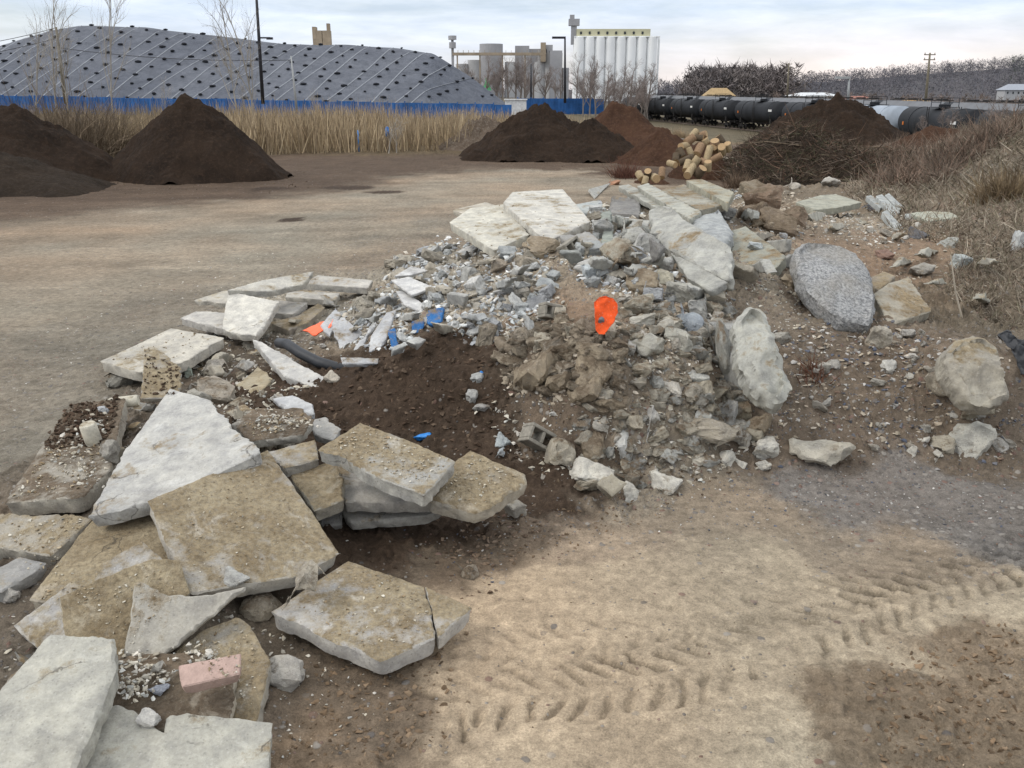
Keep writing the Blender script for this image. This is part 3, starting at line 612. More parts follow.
slab('rough_slab', [(947,352,.98),(962,338,1.04),(985,336,1.04),(998,345,1.0),(1004,370,.85),(1012,396,.68),(992,404,.6),(968,396,.64),(952,372,.82)], .25, 'large pale dusty boulder at the right edge of the bank', 'boulder', col=(.48,.45,.38), dirt=.5, mat='slabtan', jag=.02, bulge=.045, rnd=.03, rough=.02, clear=.1)
# far right slabs
slab(SL, [(796,202,.95),(820,195,.98),(836,194,.98),(862,202,.92),(840,207,.9),(815,210,.88)], .12, 'grey-green flat slab with a dark hollow beneath on the far side', col=(.36,.36,.3), dirt=.3)
for i, (p, lb) in enumerate([([(866,196,.86),(871,195,.86),(886,206,.78),(880,208,.78)], 'pale strip fragment left of the dark rock among the far strips'),
        ([(876,196,.9),(882,194,.9),(900,212,.78),(894,216,.78)], 'longest pale concrete strip lying above the others on the far side'),
        ([(885,195,.9),(889,193,.9),(904,207,.8),(899,210,.8)], 'grey strip behind the longest pale strip'),
        ([(882,212,.72),(887,210,.72),(904,228,.6),(898,231,.6)], 'lowest pale strip pointing toward the camera on the far side'),
        ([(905,214,.72),(911,213,.72),(918,219,.68),(912,222,.68)], 'short pale block right of the far strips')]):
    slab('concrete_strip', p, .1, lb, 'concrete strip', col=(.4,.42,.41), dirt=.3, jag=.003, rnd=.004)
slab(SL, [(911,213,.72),(928,211,.74),(950,212,.74),(959,217,.7),(928,221,.66)], .08, 'lens-shaped grey-green slab on the far right gravel', col=(.42,.43,.36), dirt=.3)
# white boards
for p, lb in [([(391,280,.86),(409,277,.88),(434,287,.84),(412,295,.8)], 'bright white square board on the left flank of the rubble'),
    ([(396,291,.78),(405,291,.78),(428,307,.7),(421,311,.68),(404,304,.72)], 'white rounded board just below the square white board'),
    ([(394,276,.9),(411,266,.94),(428,270,.9),(410,275,.88)], 'white board partly under rubble above the square one')]:
    slab('white_board', p, .03, lb, 'board', col=(.68,.68,.67), dirt=.12, jag=.008, rnd=.004, rough=.001)
for p, lb, mt in [([(386,312,.62),(397,309,.64),(382,346,.4),(369,352,.36),(371,336,.46)], 'widest pale board fragment standing in the left rubble', 'white'),
    ([(371,326,.48),(376,322,.5),(362,350,.3),(354,350,.3)], 'left narrow pale board fragment standing in the left rubble', 'white'),
    ([(340,357,.34),(379,358,.34),(378,363,.3),(342,364,.3)], 'flat pale board lying in front of the standing boards', 'white'),
    ([(332,322,.5),(344,318,.54),(362,332,.42),(352,344,.34),(340,350,.3)], 'grey-lilac pointed board fragment beside the orange-marked piece', 'white'),
    ([(320,325,.45),(336,308,.54),(341,314,.52),(330,336,.36)], 'pale board left of the grey-lilac fragment', 'white')]:
    slab('board_fragment', p, .05, lb, 'board fragment', col=(.6,.61,.62), dirt=.3, jag=.02, rnd=.006)
slab('orange_scrap', [(303,330,.38),(320,322,.44),(333,319,.48),(331,326,.44),(314,335,.36)], .02, 'orange-red scrap on the left side of the middle heap', 'scrap', mat='orange', jag=.02, rnd=.003)
for p, lb in [([(427,310,.72),(444,307,.76),(441,322,.66),(428,324,.64)], 'blue painted fragment, largest, below the white boards'),
    ([(412,321,.6),(424,318,.63),(422,331,.54),(413,333,.53)], 'small blue fragment left of the largest blue one'),
    ([(388,330,.52),(395,328,.53),(399,348,.42),(392,350,.42)], 'blue strip between pale boards on the left flank')]:
    slab('blue_fragment', p, .04, lb, 'painted fragment', col=(.04,.16,.4), dirt=.38, jag=.02, rnd=.005)
# orange disc shaped marker
op = []
for a_, b_ in [(594,302),(599,297),(606,295.5),(613,298),(617,303),(618,312),(616,320),(610,327),(604,334),(599,334),(596,330),(594.5,317)]: op.append((a_, b_, 1.2-(b_-315)*.008))
mk = slab('orange_marker', op, .012, 'bright orange rounded plastic sheet lying on the rubble slope', 'marker', col=(.95,.13,.035), dirt=.16, jag=.012, rnd=.004, rough=.02)

# jumbled slab fragments
def jumble(pts, smin, smax, label, grp, cl, seed, dirt=.25):
    rs = np.random.RandomState(seed)
    for (px, py) in pts:
        g = hit(px, py); s = rs.uniform(smin, smax); a0 = rs.uniform(0, 6.28); k = rs.choice([3, 4, 4, 5]); tx, ty = rs.uniform(-.012, .012, 2); asp = rs.uniform(.35, .7); ro = rs.uniform(-.7, .7)
        P = []
        for i in range(k):
            an = a0+6.28*i/k+rs.uniform(-.25, .25); x = math.cos(an)*s/2*rs.uniform(.8, 1.15); y = math.sin(an)*s/2*asp; x, y = x*math.cos(ro)-y*math.sin(ro), (x*math.sin(ro)+y*math.cos(ro))*.75
            P.append((px+x, py+y, g.z+.07-y*.012+x*tx))
        slab('slab_fragment', P, rs.uniform(.05, .1), label, 'slab fragment', col=tuple(np.array(cl[rs.randint(len(cl))])*rs.uniform(.85, 1.15)), dirt=dirt, jag=.025, group=grp, clear=.02)
jumble([(598,190),(615,222),(640,232),(592,246),(574,258),(604,266),(655,262),(640,272),(700,296),(716,300),(640,200),(680,196),(712,196),(745,214),(760,236),(776,246),(790,262),(744,276),(756,268),(668,228),(700,228),(630,255)], 20, 40, 'grey broken slab fragment in the jumble along the crest of the rubble', 'slab fragments jumbled along the crest', [(.36,.36,.34),(.3,.31,.29),(.44,.44,.41),(.4,.37,.31)], 3)
jumble([(420,262),(436,250),(452,262),(470,256),(486,262),(410,292),(440,290),(456,300),(470,318),(405,318),(372,318),(392,300),(448,330),(500,285),(515,272),(420,345),(398,352),(350,330)], 15, 30, 'grey broken slab fragment in the left flank of the rubble', 'slab fragments in the left flank', [(.42,.43,.42),(.5,.5,.48),(.34,.35,.35),(.4,.37,.31)], 5)
jumble([(850,214),(862,222),(895,236),(838,226),(818,216),(930,252),(905,262),(984,262),(940,282),(988,300)], 12, 24, 'pale weathered fragment lying on the earth behind the speckled slab', 'fragments behind the speckled slab', [(.38,.37,.32),(.44,.42,.36)], 7, .5)
jumble([(170,385),(205,372),(262,352),(300,322),(150,408),(240,415),(225,360),(318,300),(275,400),(212,352)], 16, 32, 'weathered concrete fragment between the left slab heaps', 'fragments between the left slab heaps', [(.46,.43,.36),(.4,.39,.36)], 9, .5)
jumble([(75,660),(30,668),(12,690),(128,430),(120,455)], 16, 34, 'broken concrete piece wedged low between the nearest slabs', 'pieces wedged between the nearest slabs', [(.4,.37,.3),(.36,.35,.32)], 13, .6)
# pink brick
def brick_from(poly, t, name, label, mat, cat):
    return slab(name, poly, t, label, cat, mat=mat, jag=.002, rnd=.006, rough=.001)
brick_from([(179,665,.42),(241,653,.42),(240,674,.38),(182,687,.38)], .07, 'pink_brick', 'pinkish paving brick lying on the gravel-strewn brown slab', 'pink', 'brick')
# hollow and solid blocks
def hollow_block(loc, rot, size, label, name='hollow_block', holes=2):
    l, w, h = size; bm = bmesh.new(); t = .03
    xs = [-l/2, -l/2+t] 
    # outline frame with two cores, built as walls
    bm_box(bm, (0, w/2-t/2, 0), (l, t, h)); bm_box(bm, (0, -w/2+t/2, 0), (l, t, h))
    n = holes+1
    for k in range(n):
        x = -l/2+t/2+(l-t)*k/(n-1); bm_box(bm, (x, 0, 0), (t-.001, w-2*t, h-.002))
    bmesh.ops.bevel(bm, geom=bm.edges[:], offset=.005, segments=1, affect='EDGES')
    o = obj_bm(name, bm, M['block']); o.location = loc; o.rotation_euler = rot
    return tag(o, label, 'concrete block')
p = hit(538, 452); hollow_block(p+Vector((0, 0, .12)), (math.radians(62), math.radians(35), math.radians(20)), (.27, .16, .15), 'grey hollow concrete block standing on end right of the brown jutting slab')
p = hit(550, 318); hollow_block(p+Vector((0, 0, .06)), (math.radians(70), .3, .5), (.2, .14, .12), 'grey hollow block in the middle of the bluish rubble')
p = hit(570, 254); hollow_block(p+Vector((0, 0, .06)), (math.radians(65), -.3, .9), (.26, .17, .14), 'hollow block just below the bright crest slab pair')
slab('solid_block', [(597,483,.2),(612,474,.26),(628,483,.2),(612,497,.12)], .15, 'tan squared block at the foot of the slope beside the white-topped rock', 'concrete block', col=(.4,.37,.3), dirt=.4, mat='slabtan', jag=.006)
slab('solid_block', [(500,502,.1),(516,498,.13),(527,505,.12),(512,509,.1)], .1, 'small squared tan block under the jutting brown slab', 'concrete block', col=(.45,.42,.36), dirt=.4, mat='slabtan', jag=.01)
# concrete pipe stubs
def stub(px, py, z, L, r, rot, label, mat='slab', col=(.6, .57, .48)):
    bm = bmesh.new(); n = 20; r2 = r*.86
    def ring(rr, zz): return [bm.verts.new((rr*math.cos(6.2832*k/n), rr*math.sin(6.2832*k/n), zz)) for k in range(n)]
    R = [ring(r2, -L/2), ring(r, -L/2+.012), ring(r*1.01, 0), ring(r, L/2-.012), ring(r2, L/2)]
    for a, b in zip(R[:-1], R[1:]):
        for k in range(n): bm.faces.new((a[k], a[(k+1) % n], b[(k+1) % n], b[k]))
    bm.faces.new(R[0][::-1]); bm.faces.new(R[-1])
    o = obj_bm('concrete_core', bm, M[mat], smooth=True); o.data.set_sharp_from_angle(angle=math.radians(40)); o.location = Vector(at_z(px, py, z)); o.rotation_euler = rot; o.color = (*col, .35)
    return tag(o, label, 'concrete core')
# black pipe
bm = bmesh.new(); pp = [Vector(at_z(a, b, z)) for a, b, z in [(279,343,.48),(287,344,.52),(300,353,.47),(318,362,.42),(338,368,.38),(358,373,.32)]]
bm_tube(bm, pp, [.055]*6, 12); o = obj_bm('black_pipe', bm, M['black'], smooth=True); tag(o, 'bent black plastic pipe lying in the middle heap', 'pipe')

# ------------------------------------------------------------------ rocks
from mathutils.bvhtree import BVHTree
_v = []; _f = []
for o in list(bpy.data.objects):
    if o.type == 'MESH' and o.get('category') and o.name.split('.')[0] != 'ground':
        mw = Matrix.Translation(o.location) @ o.rotation_euler.to_matrix().to_4x4(); off = len(_v)
        _v += [mw @ v.co for v in o.data.vertices]; _f += [[off+i for i in p.vertices] for p in o.data.polygons]
slabs_bvh = BVHTree.FromPolygons(_v, _f)
def hit2(px, py):
    g = hit(px, py); d = Vector(ray(px, py)).normalized(); h = slabs_bvh.ray_cast(cam, d)
    if h[0] is not None and (h[0]-cam).length < (g-cam).length: return h[0], True
    return g, False
h_ = hit2(92, 443)[0]; stub(91, 434, h_.z+.08, .18, .062, (.15, -.1, 0), 'pale cylindrical concrete core standing on the soil-covered slab')
stub(124, 402, .42, .24, .05, (0, math.radians(86), .2), 'pale cylindrical concrete core lying behind the tapered slab')
def rock_mesh(seed, kind_='ang', res=2):
    rs = np.random.RandomState(seed); bm = bmesh.new()
    n = {'ang': 13, 'rnd': 22, 'flat': 12, 'blk': 26}[kind_]
    for i in range(n):
        p = rs.normal(size=3)
        if kind_ == 'blk': p = rs.choice([-1, 1], 3)*np.array([1, 1, 1.])*rs.uniform(.72, 1, 3)
        elif kind_ == 'rnd': p = p/np.linalg.norm(p)
        else:
            p = p/np.max(np.abs(p))*rs.uniform(.75, 1) if rs.rand() < .6 else p/np.linalg.norm(p)
        bm.verts.new(Vector(p*.5))
    bmesh.ops.convex_hull(bm, input=bm.verts[:])
    for v in [v for v in bm.verts if not v.link_faces]: bm.verts.remove(v)
    bmesh.ops.bevel(bm, geom=bm.edges[:], offset=.03 if kind_ != 'rnd' else .06, segments=1, affect='EDGES', profile=.6)
    bmesh.ops.triangulate(bm, faces=bm.faces[:])
    for _ in range(3 if res > 1 else 2):
        le = [e for e in bm.edges if e.calc_length() > (.16 if res > 1 else .3)]
        if le: bmesh.ops.subdivide_edges(bm, edges=le, cuts=1); bmesh.ops.triangulate(bm, faces=bm.faces[:])
    P = np.array([v.co for v in bm.verts]); bm.normal_update(); N = np.array([v.normal for v in bm.verts])
    a = fbm3(P*3.2+seed, 4, seed, .6); b = fbm3(P*11+seed, 3, seed+5, .6)
    P = P+N*(a*(.08 if kind_ == 'rnd' else .13)+b*.05)[:, None]; P = P-(P.max(0)+P.min(0))/2; P = P/(P.max(0)-P.min(0))
    for v, q in zip(bm.verts, P): v.co = q
    me = bpy.data.meshes.new('rock'); bmesh.ops.recalc_face_normals(bm, faces=bm.faces); bm.to_mesh(me); bm.free()
    me.polygons.foreach_set('use_smooth', np.ones(len(me.polygons), bool)); 
    me.set_sharp_from_angle(angle=math.radians(24)); me.update()
    return me
protos = {}
for kd, cnt in (('ang', 10), ('rnd', 6), ('flat', 5), ('blk', 6)):
    protos[kd] = []
    for i in range(cnt):
        me = rock_mesh(100+i*7+{'ang': 0, 'rnd': 300, 'flat': 600, 'blk': 900}[kd], kd); me.materials.append(M['rock']); protos[kd].append(me)
def rock_at(loc, size, rot, col, dirt, kd='ang', name='rubble_rock', mat=None, pi=None):
    me = protos[kd][pi if pi is not None else random.randrange(len(protos[kd]))]
    o = bpy.data.objects.new(name, me); C.objects.link(o); o.location = loc; o.scale = size; o.rotation_euler = rot; o.color = (*col, dirt)
    if mat: o.material_slots[0].link = 'OBJECT'; o.material_slots[0].material = M[mat]
    return o
LT = (.6, .58, .52); GR = (.42, .42, .4); TN = (.46, .42, .34); BR = (.36, .3, .22); BL = (.3, .33, .36); DK = (.14, .14, .15)
def rock(px, py, w, h, label, col=GR, dirt=.35, kd='ang', mat=None, name='rubble_rock', cat='rock', tilt=.25, sink=.1, pi=None, zz=None, d=1.):
    terr = any(q in label for q in ('behind', 'under ', 'dusty', 'below', 'tucked', 'at the end'))
    p = (hit(px, py+h*.3) if terr else hit2(px, py+h*.3)[0]) if zz is None else Vector(at_z(px, py+h*.3, zz))
    dist = (p-cam).length; k = dist/F
    sx = w*k*1.12; sz = h*k*1.18; sy = (sx*.6+sz*.4)*d
    o = rock_at(p+Vector((0, sy*.25, sz*(.5-sink)-h*.3*k*.5)), (sx, sy, sz), (random.uniform(-tilt, tilt), random.uniform(-tilt, tilt), random.uniform(-.4, .4)), col, dirt, kd, name, mat, pi)
    return tag(o, label, cat)
R_ = [
(561,453,34,30,'tan rounded rock right of the hollow block',TN,.6,'rnd'),(591,478,44,24,'bright flat-topped rock at the foot of the slope',LT,.15,'flat'),(623,451,19,30,'upright light grey stone above the bright flat-topped rock',(.5,.5,.48),.15,'ang'),
(651,424,21,30,'tall light stone set in the lower slope',(.5,.49,.46),.25,'ang'),(631,496,16,17,'small cream stone right of the squared tan block',LT,.2,'ang'),(631,473,19,18,'tan stone half buried above the small cream stone',TN,.7,'ang'),
(668,487,28,20,'pale crumbly rock at the foot of the slope',LT,.4,'ang'),(696,451,34,26,'tan grey rock below the long log-shaped rock',TN,.5,'rnd'),(711,433,70,24,'long log-shaped tan rock low on the slope',(.42,.38,.31),.45,'rnd'),
(727,462,15,15,'small pale stone below the log-shaped rock',LT,.15,'ang'),(765,453,28,21,'cream wedge-shaped rock at the foot of the dark gravel',LT,.15,'ang'),(764,467,14,11,'small cream stone just in front of the cream wedge',LT,.1,'ang'),(742,466,10,9,'tiny pale stone left of the cream wedge',LT,.1,'ang'),
(759,430,26,28,'brown rock under the tall tan one beside the dark gravel',BR,.6,'ang'),(745,407,27,34,'flat-faced tan rock leaning in the stone cluster',(.43,.38,.28),.35,'blk'),(757,396,32,28,'grey rock on top of the stone cluster below the standing boulder',(.38,.37,.34),.3,'rnd'),(729,418,18,26,'grey stone left of the flat-faced tan rock',GR,.4,'ang'),
(735,372,22,46,'grey stone tucked left of the standing boulder',GR,.45,'rnd'),(721,350,22,60,'pale grey stone left behind the tucked grey stone',(.36,.36,.33),.5,'rnd'),(697,380,24,13,'light flat stone in the brown slope',(.52,.52,.48),.1,'flat'),
(679,346,29,24,'light angular rock in the row below the bluish one',(.42,.41,.36),.3,'ang'),(686,323,32,28,'bluish grey rock in the upper row of stones',BL,.2,'rnd'),(662,327,25,24,'tan grey rounded rock left of the bluish one',(.4,.38,.33),.35,'rnd'),(643,323,24,13,'flat pale stone at the left end of the upper row',(.48,.46,.4),.3,'flat'),
(648,350,30,25,'pale lumpy rock below the flat pale stone',(.42,.41,.36),.35,'ang'),(628,349,16,18,'small light grey block under the orange sheet',(.45,.44,.41),.25,'blk'),(614,336,16,24,'tan block touching the lower edge of the orange sheet',TN,.4,'blk'),
(706,312,28,28,'pale grey angular rock at the right of the upper row',(.42,.42,.4),.2,'blk'),(722,333,26,20,'grey rock below the angular one at the right of the upper row',GR,.4,'ang'),
(536,383,42,48,'large earth-caked brown clod left in the middle slope',BR,.6,'ang','clod'),(588,397,34,32,'earth-caked clod lowest in the middle slope',BR,.6,'ang','clod'),(596,374,38,34,'earth-caked clod in the centre of the middle slope',BR,.6,'ang','clod'),
(593,357,34,20,'earth-caked clod highest in the middle slope',(.32,.27,.2),.6,'ang','clod'),(553,361,26,22,'earth-caked clod right above the large brown one',BR,.6,'ang','clod'),(560,388,28,28,'earth-caked clod right of the large brown one',BR,.6,'ang','clod'),(609,411,34,22,'brown flat clod below the central clods',BR,.7,'flat','clod'),(593,450,22,28,'dark brown rock behind the bright flat-topped rock',BR,.8,'ang','clod'),
(541,344,22,15,'tan squared stone above the clods',TN,.4,'blk'),(555,312,22,16,'tan block in the brown patch left of the orange sheet',TN,.3,'blk'),(570,332,20,14,'tan stone just above the highest clod',TN,.4,'blk'),
(486,337,20,22,'brown flat-faced rock at the edge of the dark soil',(.32,.28,.22),.4,'blk'),(503,443,14,13,'bluish stone behind the jutting brown slab',(.42,.46,.47),.1,'ang'),(501,455,14,12,'pale bluish stone touching the jutting brown slab',(.48,.52,.54),.1,'ang'),
(555,415,11,7,'tiny white stone in the dark soil',(.65,.64,.6),0,'flat'),(540,387,7,5,'tiny white chip on the large brown clod',(.7,.68,.62),0,'flat'),
(478,380,14,10,'grey chip cluster stone in the dark soil hollow',(.42,.43,.42),.1,'ang'),(472,398,12,12,'light grey chip in the dark soil hollow',(.46,.46,.44),.1,'ang'),(484,412,22,12,'flat grey stone low in the dark soil hollow',(.36,.35,.33),.3,'flat'),
(825,458,54,30,'biggest pale stone standing alone in front of the right bank',(.5,.47,.4),.25,'ang'),(974,446,32,32,'pale angular stone at the right foot of the bank',(.5,.49,.44),.15,'ang'),(890,370,14,12,'white stone in the middle of the right bank',(.55,.54,.5),.05,'ang'),
(925,442,10,8,'small cream stone left of the pale angular stone',LT,.1,'ang'),(939,457,10,9,'small cream stone on the ground before the pale angular stone',LT,.1,'ang'),(947,449,22,14,'tan stone beside the pale angular stone',TN,.4,'ang'),(913,453,8,10,'tiny cream stone at the foot of the right bank',LT,.1,'ang'),
(878,342,26,22,'pale rock on the bank right below the speckled slab',(.46,.42,.35),.4,'ang'),(944,388,34,28,'dusty rock left below the large dusty boulder',(.4,.36,.29),.6,'ang'),(978,412,30,22,'dusty rock in front of the large dusty boulder',(.42,.38,.3),.6,'ang'),(601,321,7,7,'tiny grey stone lying on the orange sheet',(.25,.27,.3),0,'ang'),(1015,400,22,30,'dusty rock right of the large dusty boulder',(.42,.38,.31),.5,'rnd'),
(805,298,26,16,'tan stone left below the speckled slab',TN,.4,'ang'),(793,285,20,14,'small brown stone left of the speckled slab',BR,.4,'ang'),
(872,206,16,13,'dark grey rock among the far strips',DK,.1,'rnd'),(920,236,16,10,'dark rock on the gravel before the far slab',DK,.3,'ang'),(950,245,18,9,'pale bluish stone on the right hillside',(.42,.43,.4),.35,'ang'),(963,263,13,11,'pale squared stone on the right hillside',(.44,.47,.46),.15,'blk'),(1021,244,9,18,'white squared stone at the right edge of the hillside',(.58,.6,.6),.1,'blk'),(922,272,22,12,'grey tan stone below the hillside path',(.36,.34,.3),.4,'ang'),(885,256,16,10,'reddish stone behind the speckled slab',(.3,.2,.16),.3,'ang'),
(793,186,14,12,'pale round rock far behind the ridge near the brushwood',(.42,.39,.34),.3,'rnd'),(775,181,10,9,'bluish rock at the edge of the brushwood',(.4,.42,.46),.1,'rnd'),(832,184,16,10,'pale flat rock in front of the brush heap',(.42,.4,.36),.3,'flat'),
(305,588,40,32,'pyramid-shaped tan rock sitting on the cracked slab',(.42,.38,.31),.4,'ang'),(235,581,24,12,'small grey stone on the lower edge of the big tan slab',(.45,.45,.43),.1,'ang'),(258,612,34,24,'tan lumpy rock between the big tan slab and the cracked slab',(.42,.37,.29),.6,'rnd'),(285,679,32,26,'grey angular rock on the soil in front of the cracked slab',(.44,.42,.38),.25,'ang'),
(158,692,14,8,'bluish stone on the gravel-strewn slab',(.44,.47,.53),.1,'ang'),(157,673,16,14,'pale stone on the gravel-strewn slab',(.5,.48,.43),.2,'ang'),(148,722,18,12,'small white wedge in the notch of the cream slab',(.66,.65,.62),0,'ang'),
(467,574,22,15,'lone tan stone on the dark soil right of the cracked slab',(.38,.33,.26),.5,'rnd'),(10,598,16,14,'pale stone at the far left edge of the heap',(.48,.46,.42),.2,'ang'),(103,412,8,8,'white stone beside the lying concrete core',(.58,.6,.62),0,'ang'),
(108,456,15,20,'grey rough stone between the soil-covered slab and the tapered slab',(.4,.38,.34),.4,'ang'),(115,379,40,28,'large dark grey weathered stone under the pale tan slab',(.24,.23,.2),.4,'rnd'),(190,408,30,26,'grey rock behind the tip of the tapered slab',(.4,.38,.33),.4,'ang'),(215,395,34,24,'tan grey rock behind the right shoulder of the tapered slab',(.4,.36,.3),.45,'ang'),(213,374,28,24,'pale angular rock in the soil left of the narrow sloping slab',(.42,.39,.34),.4,'ang'),(243,372,24,20,'light fragment touching the narrow sloping slab',(.52,.5,.46),.2,'ang'),(240,400,24,18,'rounded tan rock beside the yellowish fragment',TN,.5,'rnd'),(189,374,9,12,'small greenish-white stone before the pale tan slab',(.42,.48,.42),.1,'blk'),
(332,380,18,12,'cream stone at the end of the black pipe',(.55,.5,.42),.2,'flat'),(262,446,26,22,'tan squared rock under the gravel-topped slab',(.4,.36,.28),.4,'blk'),(280,445,22,24,'pale round rock under the gravel-topped slab',(.46,.43,.37),.3,'rnd'),
(620,262,52,36,'large crumbly tan boulder below the crest',(.4,.37,.3),.45,'ang'),(648,245,30,24,'grey rock left of the massive rough slab',GR,.25,'rnd'),(628,236,34,26,'grey rounded rock above the crumbly tan boulder',(.4,.4,.37),.25,'rnd'),(589,274,16,14,'pale wedge-shaped fragment below the bright crest pair',(.48,.52,.54),.1,'blk'),(643,285,30,22,'brown rock right of the crumbly tan boulder',BR,.5,'ang'),(668,267,16,16,'white rock under the flat leaning slab',(.58,.57,.53),.05,'ang'),(666,280,16,16,'pale tan stone right of the brown rock',(.48,.45,.36),.2,'ang'),(658,252,16,20,'dark grey stone left of the flat leaning slab',CD,.2,'ang'),
(640,310,30,22,'cream lumpy rock right of the orange sheet',(.48,.45,.37),.4,'ang'),(682,297,34,22,'cream crumbly rock above the upper row of stones',(.46,.45,.4),.35,'ang'),(530,262,24,20,'tan block below the bright crest slabs',(.36,.32,.26),.3,'blk'),(499,268,24,16,'brown-edged block in the rubble below the left crest slab',(.35,.3,.24),.3,'blk'),(470,275,20,18,'grey rounded rock in the rubble left of the brown-edged block',GR,.2,'rnd'),(525,291,22,18,'tan grey block in the middle of the rubble flank',(.36,.34,.3),.3,'blk'),(604,228,18,14,'grey stone right of the bright crest slab',GR,.2,'ang'),(540,252,34,20,'brown earthy rock right under the bright crest pair',BR,.5,'ang'),(612,183,16,6,'reddish brown stone on the yard behind the ridge',(.4,.22,.14),.2,'rnd'),
(725,215,24,16,'dark grey rock on the far ridge',(.2,.2,.19),.2,'ang'),(770,226,30,16,'brown earthy rock on the far ridge right of the scored slab',BR,.5,'ang'),(766,206,38,30,'big reddish earthy lump with soil and stones on the far ridge',(.3,.22,.16),.75,'ang','clod'),(780,226,34,26,'brown earthy lump in front of the big reddish one',(.3,.24,.18),.75,'ang','clod'),(754,216,26,22,'earthy lump left of the big reddish one',(.32,.25,.19),.75,'ang','clod'),(796,220,24,20,'smaller earthy lump right of the big reddish one on the far ridge',(.3,.23,.17),.7,'ang','clod'),(752,192,26,18,'earthy rock behind the big reddish lump',(.34,.29,.22),.6,'ang','clod'),(757,248,14,8,'pale blue-white stone on the scored slab',(.52,.56,.56),.1,'ang')]
for r in R_:
    rock(*r[:5], col=r[5], dirt=r[6], kd=r[7], mat=r[8] if len(r) > 8 else None, zz=.3 if r[4].startswith('pyramid') else None)
# rubble pieces nothing tells apart: sampled over zones, biggest ones individual, the rest one object
from bisect import bisect
def in_poly(P, poly):
    ins = np.zeros(len(P), bool); n = len(poly)
    for i in range(n):
        a = poly[i]; b = poly[(i+1) % n]
        c = ((a[1] > P[:, 1]) != (b[1] > P[:, 1])); xx = (b[0]-a[0])*(P[:, 1]-a[1])/((b[1]-a[1]) or 1e-9)+a[0]; ins ^= c & (P[:, 0] < xx)
    return ins
def sample(poly, n, rs=RS):
    p = np.array(poly, float); mn = p.min(0); mx = p.max(0); out = np.zeros((0, 2))
    while len(out) < n:
        q = rs.uniform(mn, mx, (n*3, 2)); out = np.concatenate([out, q[in_poly(q, poly)]])
    return out[:n]
zoneA = [(385,290),(400,262),(445,240),(500,255),(545,245),(560,300),(520,345),(455,335),(440,320),(400,350),(345,345),(330,320),(360,300)]
zoneB = [(560,225),(600,200),(640,210),(655,240),(690,275),(730,290),(730,310),(640,300),(590,290),(560,265)]
zoneC = [(610,300),(720,300),(745,340),(745,420),(690,440),(640,400),(620,350)]
zoneD = [(500,335),(560,320),(620,340),(620,420),(560,400),(505,390)]
zoneE = [(150,360),(240,335),(300,350),(310,395),(240,430),(190,400),(150,400)]
zoneF = [(760,330),(880,320),(1020,370),(1020,450),(760,450)]
zoneG = [(790,205),(860,200),(920,225),(900,250),(830,240)]
zoneH = [(235,295),(340,290),(390,300),(340,350),(260,345)]
zoneI = [(690,195),(760,195),(800,225),(790,245),(730,225)]
zoneJ = [(480,400),(640,400),(760,450),(700,490),(520,480)]
zoneK = [(0,520),(80,420),(150,400),(300,420),(330,560),(300,690),(180,740),(0,740)]
cols = {'A': [(.42,.44,.44),(.5,.51,.5),(.34,.35,.36),(.4,.37,.31),(.58,.58,.56),(.46,.42,.35)], 'T': [(.44,.4,.32),(.48,.45,.38),(.38,.35,.29),(.42,.42,.39),(.54,.51,.45)], 'B': [(.34,.29,.22),(.38,.33,.26),(.42,.37,.3),(.3,.25,.19)], 'L': [(.46,.44,.39),(.4,.37,.32),(.5,.48,.44)]}
fill = [(zoneA, 175, 9, 22, 'A', .2, 'chunk of broken concrete in the bluish-grey rubble of the left flank', 'broken concrete chunks on the left flank'),
 (zoneB, 70, 10, 27, 'A', .3, 'grey broken concrete piece among the slabs of the crest', 'broken pieces among the crest slabs'),
 (zoneC, 150, 9, 24, 'T', .5, 'tan or grey stone in the earthy front slope under the upper row', 'stones in the front slope'),
 (zoneD, 130, 10, 25, 'B', .6, 'brown earthy clod in the middle of the front slope', 'earthy clods in the front slope'),
 ([(590,400),(740,380),(760,440),(700,480),(600,500),(560,470)], 110, 10, 24, 'T', .5, 'stone scattered on the lower front slope above the sandy ground', 'stones on the lower front slope'),
 (zoneE, 34, 8, 18, 'T', .45, 'loose concrete chunk in the soil between the two slab heaps', 'loose chunks between the slab heaps'),
 (zoneF, 48, 6, 17, 'L', .3, 'small pale stone in the dark gravel of the right bank', 'small stones in the right bank'),
 (zoneG, 16, 5, 9, 'L', .3, 'small stone on the far gravel patch behind the speckled slab', 'stones on the far gravel patch'),
 (zoneH, 18, 6, 13, 'L', .3, 'small loose chunk between the slabs of the middle heap', 'loose chunks in the middle heap'),
 (zoneI, 14, 6, 12, 'A', .3, 'broken grey piece behind the scored slab on the far ridge', 'broken pieces on the far ridge')]
LAW = .75
def ridge_ok(p): return True
